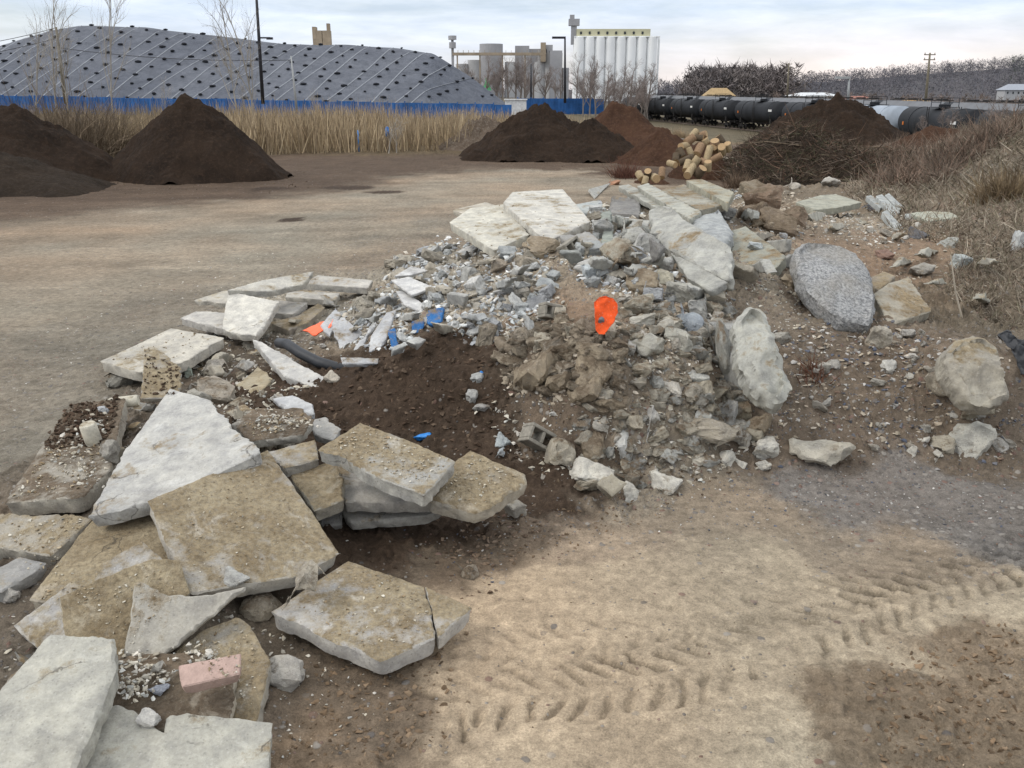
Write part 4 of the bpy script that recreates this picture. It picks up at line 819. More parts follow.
for poly, n, a, b, cc, drt, lab, grp in fill:
    P = sample(poly, n); Wp = hits(P)
    for (qx, qy), w in zip(P, Wp):
        if hit2(qx, qy)[1]: continue
        s = (a+(b-a)*random.random()**1.8); k = np.linalg.norm(w-np.array([0, 0, 3]))/F; s *= k
        kd = random.choice(['ang', 'ang', 'blk', 'flat', 'rnd'] if cc != 'A' else ['ang', 'ang', 'blk', 'blk', 'flat'])
        sc = (s*random.uniform(.8, 1.5), s*random.uniform(.7, 1.1), s*random.uniform(.45, .9)); c0 = random.choice(cols[cc]); f = random.uniform(.85, 1.15)
        o = rock_at(Vector(w)+Vector((0, 0, sc[2]*random.uniform(.22, .45))), sc, (random.uniform(-.6, .6), random.uniform(-.6, .6), random.uniform(0, 6.3)), tuple(x*f for x in c0), drt, kd, 'concrete_chunk' if cc in 'AL' else 'earthy_clod' if cc == 'B' else 'fallen_stone' if 'lower' in grp else 'loose_stone', 'clod' if cc == 'B' else None)
        tag(o, lab, 'rock', grp)
# merged small chips: icosphere-like shards
def shard_base(seed):
    bm = bmesh.new(); rs = np.random.RandomState(seed)
    for i in range(9):
        p = rs.normal(size=3); p /= np.linalg.norm(p); bm.verts.new(Vector(p*.5*rs.uniform(.8, 1.1)))
    bmesh.ops.convex_hull(bm, input=bm.verts[:]); bmesh.ops.triangulate(bm, faces=bm.faces[:])
    for v in [v for v in bm.verts if not v.link_faces]: bm.verts.remove(v)
    bm.verts.index_update(); bm.verts.ensure_lookup_table()
    V = np.array([v.co for v in bm.verts]); Fc = np.array([[v.index for v in f.verts] for f in bm.faces]); bm.free(); return V, Fc
SB = [shard_base(i) for i in range(8)]
def rotm(rs, n):
    q = rs.normal(size=(n, 4)); q /= np.linalg.norm(q, axis=1)[:, None]; w, x, y, z = q.T
    return np.stack([1-2*(y*y+z*z), 2*(x*y-z*w), 2*(x*z+y*w), 2*(x*y+z*w), 1-2*(x*x+z*z), 2*(y*z-x*w), 2*(x*z-y*w), 2*(y*z+x*w), 1-2*(x*x+y*y)], 1).reshape(n, 3, 3)
def shards(name, P, size, colr, flat=.65, lift=.15, mat='rubblev'):
    n = len(P); V = []; Fa = []; Cc = []; off = 0; which = RS.randint(0, 8, n); R = rotm(RS, n)
    for b in range(8):
        k = np.where(which == b)[0]
        if not len(k): continue
        v, f = SB[b]; s = size[k][:, None]*RS.uniform([.8, .6, .4], [1.4, 1.1, .9], (len(k), 3))
        w = np.einsum('nij,nvj->nvi', R[k], v[None]*s[:, None, :]); w[..., 2] *= flat; w = w+P[k][:, None, :]; w[..., 2] += (size[k]*lift)[:, None]
        V.append(w.reshape(-1, 3)); Fa.append((f[None]+(np.arange(len(k))*len(v))[:, None, None]+off).reshape(-1, 3)); off += len(k)*len(v)
        Cc.append(np.repeat(colr[k], len(v), 0))
    return mesh_np(name, np.concatenate(V), np.concatenate(Fa), M[mat], False, np.concatenate(Cc))
def chipset(items):
    Ps = []; Ss = []; Cs = []
    for poly, n, a, b, cc, warp in items:
        P = sample(poly, n); P = P+RS.normal(0, warp, P.shape); W = hits(P); n = len(W); d = np.linalg.norm(W-np.array([0, 0, 3.]), axis=1)/F
        Ps.append(W); Ss.append((a+(b-a)*RS.rand(n)**2.)*d); c = np.array(cols[cc])[RS.randint(0, len(cols[cc]), n)]*RS.uniform(.7, 1.25, (n, 1)); Cs.append(c)
    return np.concatenate(Ps), np.concatenate(Ss), np.concatenate(Cs)
cols['D2'] = [(.12,.085,.06),(.16,.115,.08),(.2,.15,.11)]; cols['Q'] = [(.17,.118,.074),(.14,.098,.062),(.2,.145,.095),(.12,.085,.055)]
cols['D'] = [(.07,.05,.035),(.09,.065,.045),(.12,.09,.06)]; cols['S'] = [(.36,.28,.18),(.42,.34,.24),(.2,.15,.1)]
cols['G'] = [(.12,.12,.13),(.2,.19,.18),(.32,.31,.29),(.45,.43,.4),(.1,.11,.14),(.17,.12,.09)]
P_, S_, C_ = chipset([(zoneA, 3000, 3, 11, 'A', 4), (zoneB, 1300, 3, 11, 'A', 4), (zoneC, 1100, 2, 10, 'T', 5), (zoneC, 700, 2, 9, 'B', 5), (zoneD, 1200, 3, 11, 'B', 5), (zoneE, 700, 2, 8, 'T', 6), ([(738,190),(800,195),(812,235),(750,240)], 700, 2, 7, 'B', 4), (zoneF, 3200, 1.5, 7, 'G', 10), (zoneF, 900, 2, 9, 'B', 10), (zoneF, 500, 1.5, 5, 'L', 8),
  (zoneG, 700, 1.5, 5, 'L', 5), (zoneH, 500, 2, 6, 'L', 4), (zoneI, 400, 2, 6, 'A', 5), (zoneJ, 1300, 2, 9, 'T', 8), (zoneJ, 500, 2, 7, 'D', 8), (zoneK, 1200, 2, 7, 'T', 10),
  ([(560,240),(760,200),(1000,230),(1020,300),(880,300),(760,300)], 1500, 1.5, 5, 'B', 6), ([(760,270),(830,290),(870,330),(780,340),(740,300)], 500, 1.5, 6, 'T', 5)])
o = shards('rubble_chips', P_, S_, C_); kind(o, 'stuff', 'small broken chips of concrete and stone strewn over the rubble piles', 'rubble chips')
P_, S_, C_ = chipset([([(640,480),(1020,455),(1020,545),(760,520)], 2200, 1, 3.6, 'G', 12), ([(430,560),(560,490),(760,470),(900,500),(760,530),(560,540)], 1100, 1, 4, 'G', 10), ([(420,690),(1020,560),(1020,768),(300,768)], 900, .7, 3.2, 'S', 10), ([(95,188),(300,186),(310,178),(120,176)], 500, .8, 2.6, 'D', 5), ([(455,163),(650,165),(640,158),(470,158)], 300, .7, 2., 'D', 3), ([(420,690),(560,560),(900,560),(1020,600),(1020,768),(300,768)], 500, .7, 3.4, 'Q', 10), ([(250,570),(300,650),(400,700),(300,768),(250,768)], 350, 2, 6, 'T', 10),
  ([(0,440),(100,340),(240,280),(380,262),(380,250),(200,260),(60,330),(0,400)], 450, 1, 3, 'L', 8), ([(380,540),(520,490),(560,520),(480,600)], 260, 1.5, 5, 'G', 8), ([(880,660),(1020,630),(1020,768),(890,768)], 60, 1.5, 5, 'S', 8), ([(860,690),(1020,620),(1020,768),(880,768)], 900, 1.5, 9, 'Q', 14), ([(395,640),(430,600),(450,700),(400,768),(300,768),(310,690)], 1100, 1.5, 9, 'Q', 16), ([(440,545),(500,520),(560,520),(500,560),(470,600)], 500, 1.5, 8, 'D2', 10), ([(440,560),(560,515),(700,500),(640,520),(520,560)], 500, 1.5, 6, 'Q', 8)])
o = shards('ground_gravel', P_, S_, C_); kind(o, 'stuff', 'loose gravel and stone chips on the flat ground', 'gravel')
# soil clods in the dark earth
cols['D'] = [(.055,.038,.026),(.075,.05,.034),(.1,.072,.05)]
P_, S_, C_ = chipset([([(220,400),(330,370),(440,335),(500,350),(510,420),(540,470),(430,440),(330,430)], 2600, 2, 10, 'D', 6), ([(330,520),(500,490),(540,500),(440,570),(340,560)], 700, 1.5, 6, 'D', 5), ([(500,460),(740,450),(760,470),(600,500)], 500, 1.5, 6, 'D', 5)])
o = shards('soil_clods', P_, S_, C_, lift=.0); kind(o, 'stuff', 'dark crumbly soil clods in the hollow between the slabs and the rubble', 'soil clods')
# chips lying on slabs
def on_slab(pts, z, n, spread, a, b, cc):
    P = np.array([at_z(px+RS.normal()*spread[0], py+RS.normal()*spread[1], z) for px, py in pts for _ in range(n)])
    d = np.linalg.norm(P-np.array([0, 0, 3.]), axis=1)/F
    return P, (a+(b-a)*RS.rand(len(P))**2)*d, np.array(cols[cc])[RS.randint(0, len(cols[cc]), len(P))]*RS.uniform(.7, 1.2, (len(P), 1))
def grit_px(poly, n, a, b, cc):
    P = sample(poly, n); out = []
    for x, y in P:
        h, on = hit2(x, y)
        if on: out.append(h)
    W = np.array([list(h) for h in out]); d_ = np.linalg.norm(W-np.array([0, 0, 3.]), axis=1)/F
    return W, (a+(b-a)*RS.rand(len(W))**3)*d_, np.array(cols[cc])[RS.randint(0, len(cols[cc]), len(W))]*RS.uniform(.7, 1.2, (len(W), 1))
cols['Y'] = [(.3,.24,.16),(.36,.3,.21),(.42,.38,.3),(.24,.18,.11),(.5,.47,.4)]
g2 = [grit_px([(160,500),(265,455),(330,550),(195,585)], 260, 1, 4, 'Y'), grit_px([(280,610),(350,565),(425,590),(430,635),(380,655)], 220, 1, 4.5, 'Y'), grit_px([(330,445),(362,425),(450,460),(422,488)], 420, 1, 4.5, 'Y'), grit_px([(440,495),(470,455),(522,475),(480,508)], 240, 1, 4.5, 'Y'),
  grit_px([(55,400),(122,396),(108,445),(45,450)], 900, 2, 8, 'D'), grit_px([(10,500),(50,445),(105,445),(85,490)], 320, 1, 5, 'Y'), grit_px([(0,520),(90,518),(60,550),(100,600),(40,600)], 200, 1, 5, 'Y'), grit_px([(65,600),(150,562),(180,590),(130,650)], 160, 1, 4, 'Y'), grit_px([(180,650),(235,622),(265,660),(250,710)], 200, 1, 5, 'Y'), grit_px([(240,425),(300,410),(310,425),(255,438)], 160, 1.5, 6, 'Y'), grit_px([(145,355),(178,365),(178,395),(145,395)], 120, 1.5, 6, 'D'),
  grit_px([(450,222),(505,204),(590,222),(545,240),(494,250)], 60, 1, 3, 'Y'), grit_px([(105,360),(170,330),(222,338),(180,360)], 80, 1, 3, 'Y')]
q = g2+[on_slab([(135,690),(150,675),(135,665),(200,657)], .265, 70, (12, 8), 2, 8, 'T'), on_slab([(268,418),(285,424)], .6, 60, (14, 4), 1.5, 6, 'T'), on_slab([(75,450),(95,425),(90,470)], .44, 45, (10, 8), 1.5, 6, 'T')]
o = shards('slab_grit', *[np.concatenate([w[i] for w in q]) for i in range(3)], lift=.25); kind(o, 'stuff', 'grit and small stones lying on top of the nearest slabs', 'grit')
# ------------------------------------------------------------------ blades, twigs
def blades(name, P, D, L, W, cols, mat='twig', bend=.2, parent=None):
    """thin tapered two-segment strips: P base, D direction, L length, W width"""
    n = len(P); D = D/np.linalg.norm(D, axis=1)[:, None]; a = RS.normal(size=(n, 3)); s = np.cross(D, a); s /= np.linalg.norm(s, axis=1)[:, None]+1e-9
    b = RS.normal(size=(n, 3))*bend; L = L[:, None]; W = W[:, None]
    m = P+D*L*.55+b*L*.25; t = P+D*L+b*L*.9
    V = np.stack([P-s*W/2, P+s*W/2, m+s*W*.38, m-s*W*.38, t+s*W*.08, t-s*W*.08], 1).reshape(-1, 3)
    i = (np.arange(n)*6)[:, None]; Fq = np.concatenate([i+np.array([0, 1, 2, 3]), i+np.array([3, 2, 4, 5])])
    return mesh_np(name, V, Fq, M[mat], False, np.repeat(cols, 6, 0), parent)
def pick(cl, n, v=.3):
    return np.array(cl)[RS.randint(0, len(cl), n)]*RS.uniform(1-v, 1+v, (n, 1))
def unit(n, up=1., sp=.5):
    d = RS.normal(size=(n, 3))*sp; d[:, 2] = np.abs(d[:, 2])*.3+up; return d
# reeds
n = 34000; X = RS.uniform(-55, 9, n); Y = 43+RS.rand(n)**1.3*22
lim = np.interp(X, [-55, -22, -12, -3, 1, 9], [43, 43, 43, 46, 48, 53]); k = (Y > lim) & (fbm2(X*.25, Y*.25, 3, 5) > -.55); X = X[k]; Y = Y[k]; n = len(X)
dry = (X < -20)
Hh = 2.2*(1+.4*fbm2(X*.4, Y*.4, 3, 6))*RS.uniform(.7, 1.05, n)*np.where(X < -15, .95, 1)*np.interp(X, [-14, -5, 3, 9], [.92, .86, .62, .45])
P = np.stack([X, Y, zpts(X, Y)-.05], 1)
gold = pick([(.37,.285,.18),(.3,.23,.145),(.44,.35,.23),(.23,.175,.115)], n); grey = pick([(.17,.135,.095),(.22,.18,.12),(.13,.1,.07)], n)
k = sstep(-26, -15, X+3*RS.normal(size=n))[:, None]
o = blades('reed_bed', P, unit(n, 1, .16), Hh, RS.uniform(.03, .065, n), gold*k+grey*(1-k), bend=.08); kind(o, 'stuff', 'tall dry straw-coloured reeds in front of the blue fence', 'reeds')
# bank grass and brush on the right hillside
def scatter_px(poly, n, warp=6):
    P = sample(poly, n); return hits(P)
bank = [(880,150),(935,150),(970,130),(1024,100),(1060,90),(1060,330),(1000,330),(940,290),(960,250),(900,235),(840,190)]
W = scatter_px(bank, 17000); n = len(W); d = np.linalg.norm(W-np.array([0, 0, 3]), axis=1)
k = W[:, 1] < 55; W = W[k]; d = d[k]; n = len(W)
o = blades('dry_grass', W, unit(n, .7, 1.2), RS.uniform(.06, .27, n)*np.clip(d/20, .3, 1.5), np.clip(d*.0009, .006, .03), pick([(.19,.16,.12),(.24,.2,.155),(.14,.115,.09),(.16,.145,.1),(.32,.28,.22),(.2,.15,.115)], n), bend=.5); kind(o, 'stuff', 'matted dry grass and weeds on the right hillside', 'dry grass')
far = [(1015+i*10, 120+i) for i in range(1)]
n = 13000; X = RS.uniform(8, 30, n); Y = RS.uniform(15, 56, n); k = (X > 4.+Y*.36); X = X[k]; Y = Y[k]; n = len(X)
P = np.stack([X, Y, zpts(X, Y)], 1); o = blades('hillside_brush', P, unit(n, .9, .9), RS.uniform(.12, .55, n)*np.clip(Y/38, .35, 1), RS.uniform(.4, 1., n)*.0008*np.hypot(X, Y), pick([(.18,.15,.115),(.22,.185,.14),(.14,.115,.09),(.29,.25,.19),(.19,.14,.11)], n), bend=.4); kind(o, 'stuff', 'bare tangled brush along the top of the right hillside', 'brush')
# thicket in front of the tank cars, low brown scrub
poly = [(868,190),(940,185),(1024,130),(1024,112),(985,128),(930,150),(900,140),(870,160)]
W = scatter_px(poly, 5000); W = W[W[:, 1] < 58]; n = len(W)
o = blades('scrub', W, unit(n, .8, 1.), RS.uniform(.15, .7, n), RS.uniform(.012, .028, n), pick([(.16,.12,.095),(.2,.14,.105),(.12,.095,.075)], n), bend=.45); kind(o, 'stuff', 'brown leafless scrub at the foot of the hillside', 'scrub')

# ------------------------------------------------------------------ loose material piles
def heap(name, px, py, base_py, wl, wr, label, mat, Y=None, rough=.12, sharp=1.15, asym=0, cat='soil pile', depth=None, group=None, seed=0, top2=None):
    """heap whose peak shows at px,py, whose foot shows at base_py and whose flanks reach wl and wr pixels"""
    g = at_z(px, base_py, 0.); Y0 = g[1]
    rl = (px-wl)*Y0/F*.82; rr = (wr-px)*Y0/F*.82; rad = (rl+rr)/2; dp = depth or rad*.85; Yc = Y0+dp
    top = at_d(px, py, Yc); h = top.z-zat(top.x, Yc) if Yc < 58 else top.z+.3
    n = 110; u = np.linspace(-1.25, 1.25, n); gx_, gy_ = np.meshgrid(u, u)
    rx = np.where(gx_ < 0, rl, rr)*Yc/Y0
    X = top.x+gx_*rx; Yy = Yc+gy_*dp
    nz = fbm2(X*.6+seed, Yy*.6, 3, 60+seed)
    r = np.sqrt(gx_**2+gy_**2)*(1+.22*nz)
    prof = np.clip(1-r, -.2, 1); zz = h*(np.where(prof > 0, prof**sharp, prof)*1.0)
    zz = h*(1-np.sqrt((np.clip(r, 0, 2)*1.0)**2+.045)+.212)/(1.0)*1.0 if sharp == 1 else zz
    if top2: 
        for (tx, th, tr) in top2: zz = np.maximum(zz, h*th*(1-np.sqrt((gx_-tx)**2+gy_**2+.01)/tr))
    zz = zz+rough*h*.75*fbm2(X*1.4, Yy*1.4, 5, 70+seed, .6)*np.clip(prof+.3, 0, 1)+rough*.25*fbm2(X*6, Yy*6, 3, 75+seed, .6)
    gz = zpts(np.clip(X, -100, 60), Yy); Zz = np.where(r < 1.3, gz+zz-.02, gz-.3)
    idx = np.arange(n*n).reshape(n, n); Fq = np.stack([idx[:-1, :-1], idx[:-1, 1:], idx[1:, 1:], idx[1:, :-1]], -1).reshape(-1, 4)
    c = np.array([top.x, Yc, 0]); o = mesh_np(name, np.stack([X, Yy, Zz], -1).reshape(-1, 3)-c, Fq, M[mat], True); o.location = c
    return tag(o, label, cat, group)
heap('mulch_pile', 190, 99, 183, 97, 278, 'big conical dark brown mulch pile on the yard in front of the reeds', 'mulch', sharp=1, rough=.2, seed=1)
heap('mulch_pile', 0, 106, 190, -130, 108, 'dark mulch pile cut off by the left edge of the photo', 'mulch', sharp=1, rough=.22, seed=2, depth=3.2)
heap('compost_pile', -22, 148, 197, -150, 96, 'lower greyish brown compost pile in front of the leftmost dark pile', 'mulchgrey', sharp=1, rough=.15, seed=3, depth=2.2)
heap('mulch_pile', 538, 108, 161, 455, 632, 'black-brown mulch pile, left of the two joined ones in the middle distance', 'mulch', sharp=1, rough=.34, seed=4)
heap('mulch_pile', 590, 121, 162, 528, 650, 'black-brown mulch pile with the flatter top, right of the two joined ones', 'mulch', sharp=1, rough=.34, seed=5, depth=1.9)
heap('mulch_pile', 617, 102, 152, 565, 690, 'reddish brown mulch pile behind the two joined dark ones', 'mulchred', sharp=1, rough=.25, seed=6)
heap('debris_pile', 484, 113, 152, 425, 545, 'brown stony debris pile left of the two joined mulch piles', 'debris', sharp=1.1, rough=.35, seed=7, cat='debris pile')
heap('soil_pile', 662, 128, 166, 600, 740, 'reddish soil pile behind the cut logs', 'mulchred', sharp=1.1, rough=.3, seed=8)
heap('mulch_pile', 832, 99, 156, 742, 912, 'large black-brown mulch heap in front of the tank cars', 'mulch', sharp=1.0, rough=.36, seed=9, top2=[(-.28, .97, .95), (.2, .98, .95)])
heap('soil_pile', 930, 124, 166, 870, 985, 'small rust-brown soil mound right of the large black-brown heap', 'mulchred', sharp=1.1, rough=.3, seed=10, depth=1.6)
bh = heap('brush_heap', 800, 128, 189, 700, 905, 'wide tangled heap of dead brushwood and branches behind the rubble', 'mulchgrey', sharp=.9, rough=.4, seed=12, cat='brush heap', depth=4.2)
# twigs that make up the brush heap (part of it)
me = bh.data; co = np.empty(len(me.vertices)*3); me.vertices.foreach_get('co', co); co = co.reshape(-1, 3); co = co[co[:, 2] > .08]
k = RS.randint(0, len(co), 9000); Pn = co[k]+RS.normal(0, .12, (9000, 3)); Dn = RS.normal(size=(9000, 3)); Dn[:, 2] = np.abs(Dn[:, 2])*.4
blades('twigs', Pn, Dn, RS.uniform(.15, .7, 9000), RS.uniform(.01, .028, 9000), pick([(.085,.06,.045),(.06,.045,.033),(.14,.11,.085),(.06,.06,.035),(.12,.075,.052)], 9000, .4), bend=.4, parent=bh)
bm = bmesh.new()
for i in range(15):
    c = Vector(co[RS.randint(0, len(co))]); a = random.uniform(-.5, .5)+(math.pi if i % 2 else 0); L = random.uniform(1, 3)
    d = Vector((math.cos(a), math.sin(a)*.6, random.uniform(-.15, .35))); bm_tube(bm, [c, c+d*L*.5+Vector((0, 0, random.uniform(-.1, .2))), c+d*L], [.026, .018, .006], 5)
obj_bm('deadwood', bm, M['bark'], bh)['kind'] = 'stuff'
# pale sticks in front of brush heap
for i, (a, b, c, d, lb) in enumerate([(715,160,775,164,'long pale stick lying across the front of the brushwood'), (712,166,742,158,'short pale stick beside the cut logs'), (903,318,893,292,'thin white stick standing in the right bank')]):
    p = hit(a, b); q = hit(c, d); 
    if i == 2: p = hit(962, 318); q = p+Vector((-.18, .1, .55))
    bm = bmesh.new(); z = Vector((0, 0, .12)); bm_tube(bm, [p+z*(i != 2), (p+q)/2+z*1.2*(i != 2), q+z], [.03, .026, .014] if i != 2 else [.012, .01, .005], 6); o = obj_bm('dead_branch', bm, simple('pale_stick', (.4, .35, .28), .9, .3)); tag(o, lb, 'branch')
# small scrub tufts near
for px, py, r, nn, cl, lb in [(640,172,.55,500,[(.13,.06,.045),(.1,.05,.04),(.17,.09,.06)],'low reddish brown bush on the yard left of the cut logs'),(1004,196,.5,900,[(.15,.11,.07),(.2,.15,.09)],'clump of tall brown dead grass on the right bank'),(700,172,.6,500,[(.06,.055,.03),(.09,.07,.045)],'dark green-brown weed clump among the cut logs'),(738,182,.45,500,[(.14,.1,.07),(.19,.14,.1)],'dry brown weed clump between the logs and the ridge slabs'),(757,200,.25,200,[(.13,.09,.06),(.18,.13,.09)],'dry twiggy clump growing on the far ridge'),(680,128,.9,700,[(.4,.3,.19),(.32,.24,.15)],'pale straw tuft in front of the tank cars'),(812,370,.12,90,[(.12,.06,.04)],'small reddish brown dead weed on the right bank slope'),(30,150,2.2,1500,[(.13,.1,.07),(.17,.13,.09)],'grey-brown shrub thicket between the two left mulch piles')]:
    if py == 172 and px == 640: px = 627
    p = hit(px, py+(6 if py > 100 else 0)) if px != 30 else Vector((-20, 42, 0)); q = RS.normal(size=(nn, 3))*r*.45; q[:, 2] = 0
    P = np.array([0, 0, 0])+q; P[:, 2] = zpts(P[:, 0]+p.x, P[:, 1]+p.y)-p.z
    o = blades('dry_shrub', P, unit(nn, 1, .6)+q*.6/r, RS.uniform(.4, 1.2, nn)*r*1.1, np.full(nn, .008+r*.012), pick(cl, nn), bend=.3); o.location = p; tag(o, lb, 'shrub')
# cut logs
def log_mesh(seed):
    rs = np.random.RandomState(seed); bm = bmesh.new(); n = 14; rr = [1+rs.uniform(-.08, .08) for _ in range(n)]
    def ring(x, s): return [bm.verts.new((x, .5*s*rr[k]*math.cos(6.2832*k/n), .5*s*rr[k]*math.sin(6.2832*k/n))) for k in range(n)]
    R = [ring(-.5, .96), ring(-.49, 1.0), ring(-.1, 1.03), ring(.3, .98), ring(.49, 1.), ring(.5, .96)]
    for a, b in zip(R[:-1], R[1:]):
        for k in range(n): bm.faces.new((a[k], a[(k+1) % n], b[(k+1) % n], b[k]))
    body = bmesh.new()
    return bm, R
def make_log(seed):
    root = empty('cut_log', (0, 0, 0)); bm, R = log_mesh(seed); obj_bm('bark', bm, M[('orangebark', 'barkpale', 'barkdark', 'barkpale')[seed]], root, True)
    for sx in (-1, 1):
        bm = bmesh.new()
        vs = [bm.verts.new((.497*sx, .475*math.cos(6.2832*k/14), .475*math.sin(6.2832*k/14))) for k in range(14)]; bm.faces.new(vs)
        obj_bm('cut_face', bm, M['cutwood'], root)
    return root
lg = [make_log(i) for i in range(4)]
LS = .55
logs = [(690,140,0,.45),(684,146,.5,.4),(698,138,.2,.35),(706,142,1.0,.4),(715,146,.3,.5),(722,150,1.3,.45),(681,153,.1,.4),(690,152,.7,.35),(699,150,1.2,.45),(708,154,.4,.4),(686,160,.9,.4),(695,162,.2,.45),(704,162,1.4,.35),(690,171,.5,.45),(700,172,1.,.5),(708,166,.1,.4),(716,158,.8,.35),(640,176,.1,.4),(648,174,1.2,.4),(655,178,.5,.45),(662,173,.3,.35),(645,181,1.0,.35),(720,140,.5,.45),(694,134,.4,.4),(703,135,.2,.4),(728,147,1.,.4),(676,158,.3,.4),(687,166,.6,.4),(712,148,1.1,.4),(672,164,.2,.35)]
for i, (px, py, a, s) in enumerate(logs):
    Y = 26.5+(178-py)*.035; p = at_d(px, py, Y)
    r = dup(lg[(i*7) % 4], p, a+random.uniform(-.3, .3)); s *= LS; r.scale = (s*random.uniform(.9, 2.2), s, s); r.rotation_euler = (random.uniform(0, 6), random.uniform(-1.1, 1.1), a*3+random.uniform(0, 3))
    near = px < 670
    tag(r, 'yellowish cut log in the small pile by the low reddish bush' if near else 'yellowish orange cut log in the tall stack behind the ridge slabs', 'log', 'cut logs by the reddish bush' if near else 'cut logs in the tall stack')
for l in lg:
    for c in [c for c in bpy.data.objects if c.parent == l]: bpy.data.objects.remove(c)
    bpy.data.objects.remove(l)
p = at_z(702, 174, 0); heap('soil_pile', 700, 140, 178, 672, 738, 'brown soil and bark mound that the tall stack of cut logs lies on', 'mulchred', sharp=1, rough=.3, seed=14, depth=1.0)
heap('soil_pile', 651, 176, 183, 632, 670, 'low soil mound under the small pile of cut logs', 'mulchred', sharp=1, rough=.3, seed=15, depth=.6)
# dark crumpled plastic at right edge
slab('plastic_sheet', [(998,334,.95),(1008,329,1.),(1030,338,.98),(1040,376,.7),(1022,372,.74),(1012,350,.86)], .015, 'crumpled grey-black plastic sheet at the right edge behind the dusty boulder', 'plastic sheet', mat='black', jag=.04, rnd=.004, rough=.05)
o = rock_at(hit(424, 440)+Vector((0, 0, .03)), (.2, .1, .06), (0, 0, .2), (1, 1, 1), 0, 'ang', 'blue_rag', 'bluerag'); tag(o, 'crumpled bright blue plastic rag behind the top tan slab', 'rag')
o = rock_at(hit(481, 375)+Vector((0, 0, .02)), (.07, .06, .05), (0, 0, .2), (1, 1, 1), 0, 'ang', 'blue_rag', 'bluerag'); tag(o, 'small blue plastic scrap in the dark soil hollow', 'rag')

# ------------------------------------------------------------------ covered pile
M['tarp'] = None
def tarp():
    m, nt, b = newmat('grey_cover', .8, .2); B = NB(nt); tc = B.n('ShaderNodeTexCoord').outputs['Object']
    c = B.mix(B.rng(B.noise(tc, .08, 5, .6), .35, .65), (.1, .11, .135), (.145, .155, .18)); c = B.mix(B.rng(B.noise(tc, .9, 5, .7), .4, .7, 0, .6), c, (.07, .078, .095))
    B.l(c, b.inputs['Base Color']); B.l(B.bump(B.noise(tc, .35, 7, .7, .6), 1.1), b.inputs['Normal']); return m
M['tarp'] = tarp()
D0 = 185.; prof = [(-120, 62), (-50, 58), (0, 47), (30, 37), (60, 29), (90, 25), (150, 26), (200, 30), (250, 37), (290, 42), (340, 43), (395, 47), (434, 52), (470, 75), (512, 107)]
PX = np.array([(p[0]-512)/F*D0*.949 for p in prof]); PZ = np.array([at_d(512, p[1], D0).z for p in prof])
def ridge(x): return np.interp(x, PX, PZ)
def pile_z(X, Y):
    r = ridge(X)+.7; w = 27.*np.clip(r/13, .3, 1)
    t = np.abs(Y-D0)/w; z = r*np.clip(1.06-np.sqrt(t*t+.004)-0.0, 0, 1)
    z = z*(1+.06*fbm2(X*.05, Y*.05, 3, 8))
    return z-.8
X = np.linspace(-135, 3, 200); Y = np.linspace(D0-30, D0+30, 70); Xg, Yg = np.meshgrid(X, Y)
Zg = pile_z(Xg, Yg); idx = np.arange(Xg.size).reshape(Xg.shape); Fq = np.stack([idx[:-1, :-1], idx[:-1, 1:], idx[1:, 1:], idx[1:, :-1]], -1).reshape(-1, 4)
root = empty('covered_pile', (-60, D0, -.8)); tag(root, 'enormous stockpile under a grey cover held by rows of dark weights, behind the blue fence', 'covered pile')
o = mesh_np('cover', np.stack([Xg+60, Yg-D0, Zg+.8], -1).reshape(-1, 3), Fq, M['tarp'], True, parent=root)
light = simple('pale_seam', (.24, .255, .28), .8, .2, 1)
wb = bmesh.new()
bmesh.ops.create_icosphere(wb, subdivisions=1, radius=.5, matrix=Matrix.Diagonal((1.25, .8, .55, 1))); wt = obj_bm('cover_weight', wb, simple('dark_tyre', (.02, .022, .027), .9), smooth=True)
first = True
for i, x0 in enumerate(np.arange(-112, 12, 3.7)):
    pts = []
    for t in np.linspace(0, 1, 14):
        yy_ = D0-.5-t*26.; xx_ = x0-t*11+.8*math.sin(i*2.1+t*3); pts.append((xx_, yy_, float(pile_z(np.array([xx_]), np.array([yy_]))[0])+.06))
    if pts[7][2] > .4:
        bm = bmesh.new(); w = .11
        vs = [(bm.verts.new((p[0]-w+60, p[1]-D0, p[2]+.8)), bm.verts.new((p[0]+w+60, p[1]-D0, p[2]+.8))) for p in pts if p[2] > -.5]
        for a, b in zip(vs[:-1], vs[1:]): bm.faces.new((a[0], a[1], b[1], b[0]))
        obj_bm('seam', bm, light, root)
    for j in range(9):
        t = (j+.0+.5*(i % 2))/9*.98; yy_ = D0-.5-t*26; xx_ = x0-t*11+1.0+random.uniform(-.9, .9); z = float(pile_z(np.array([xx_]), np.array([yy_]))[0])
        if z < .6 or xx_ > -1: continue
        o = wt if first else wt.copy()
        if not first: C.objects.link(o)
        first = False; o.location = (xx_, yy_, z+.15); o.rotation_euler = (random.uniform(-.3, .3), 0, random.uniform(0, 3)); s = random.uniform(.55, 1.0); o.scale = (s*1.15, s, s)
        tag(o, 'dark weight holding the grey cover of the huge stockpile down', 'weight', 'dark weights on the grey cover')
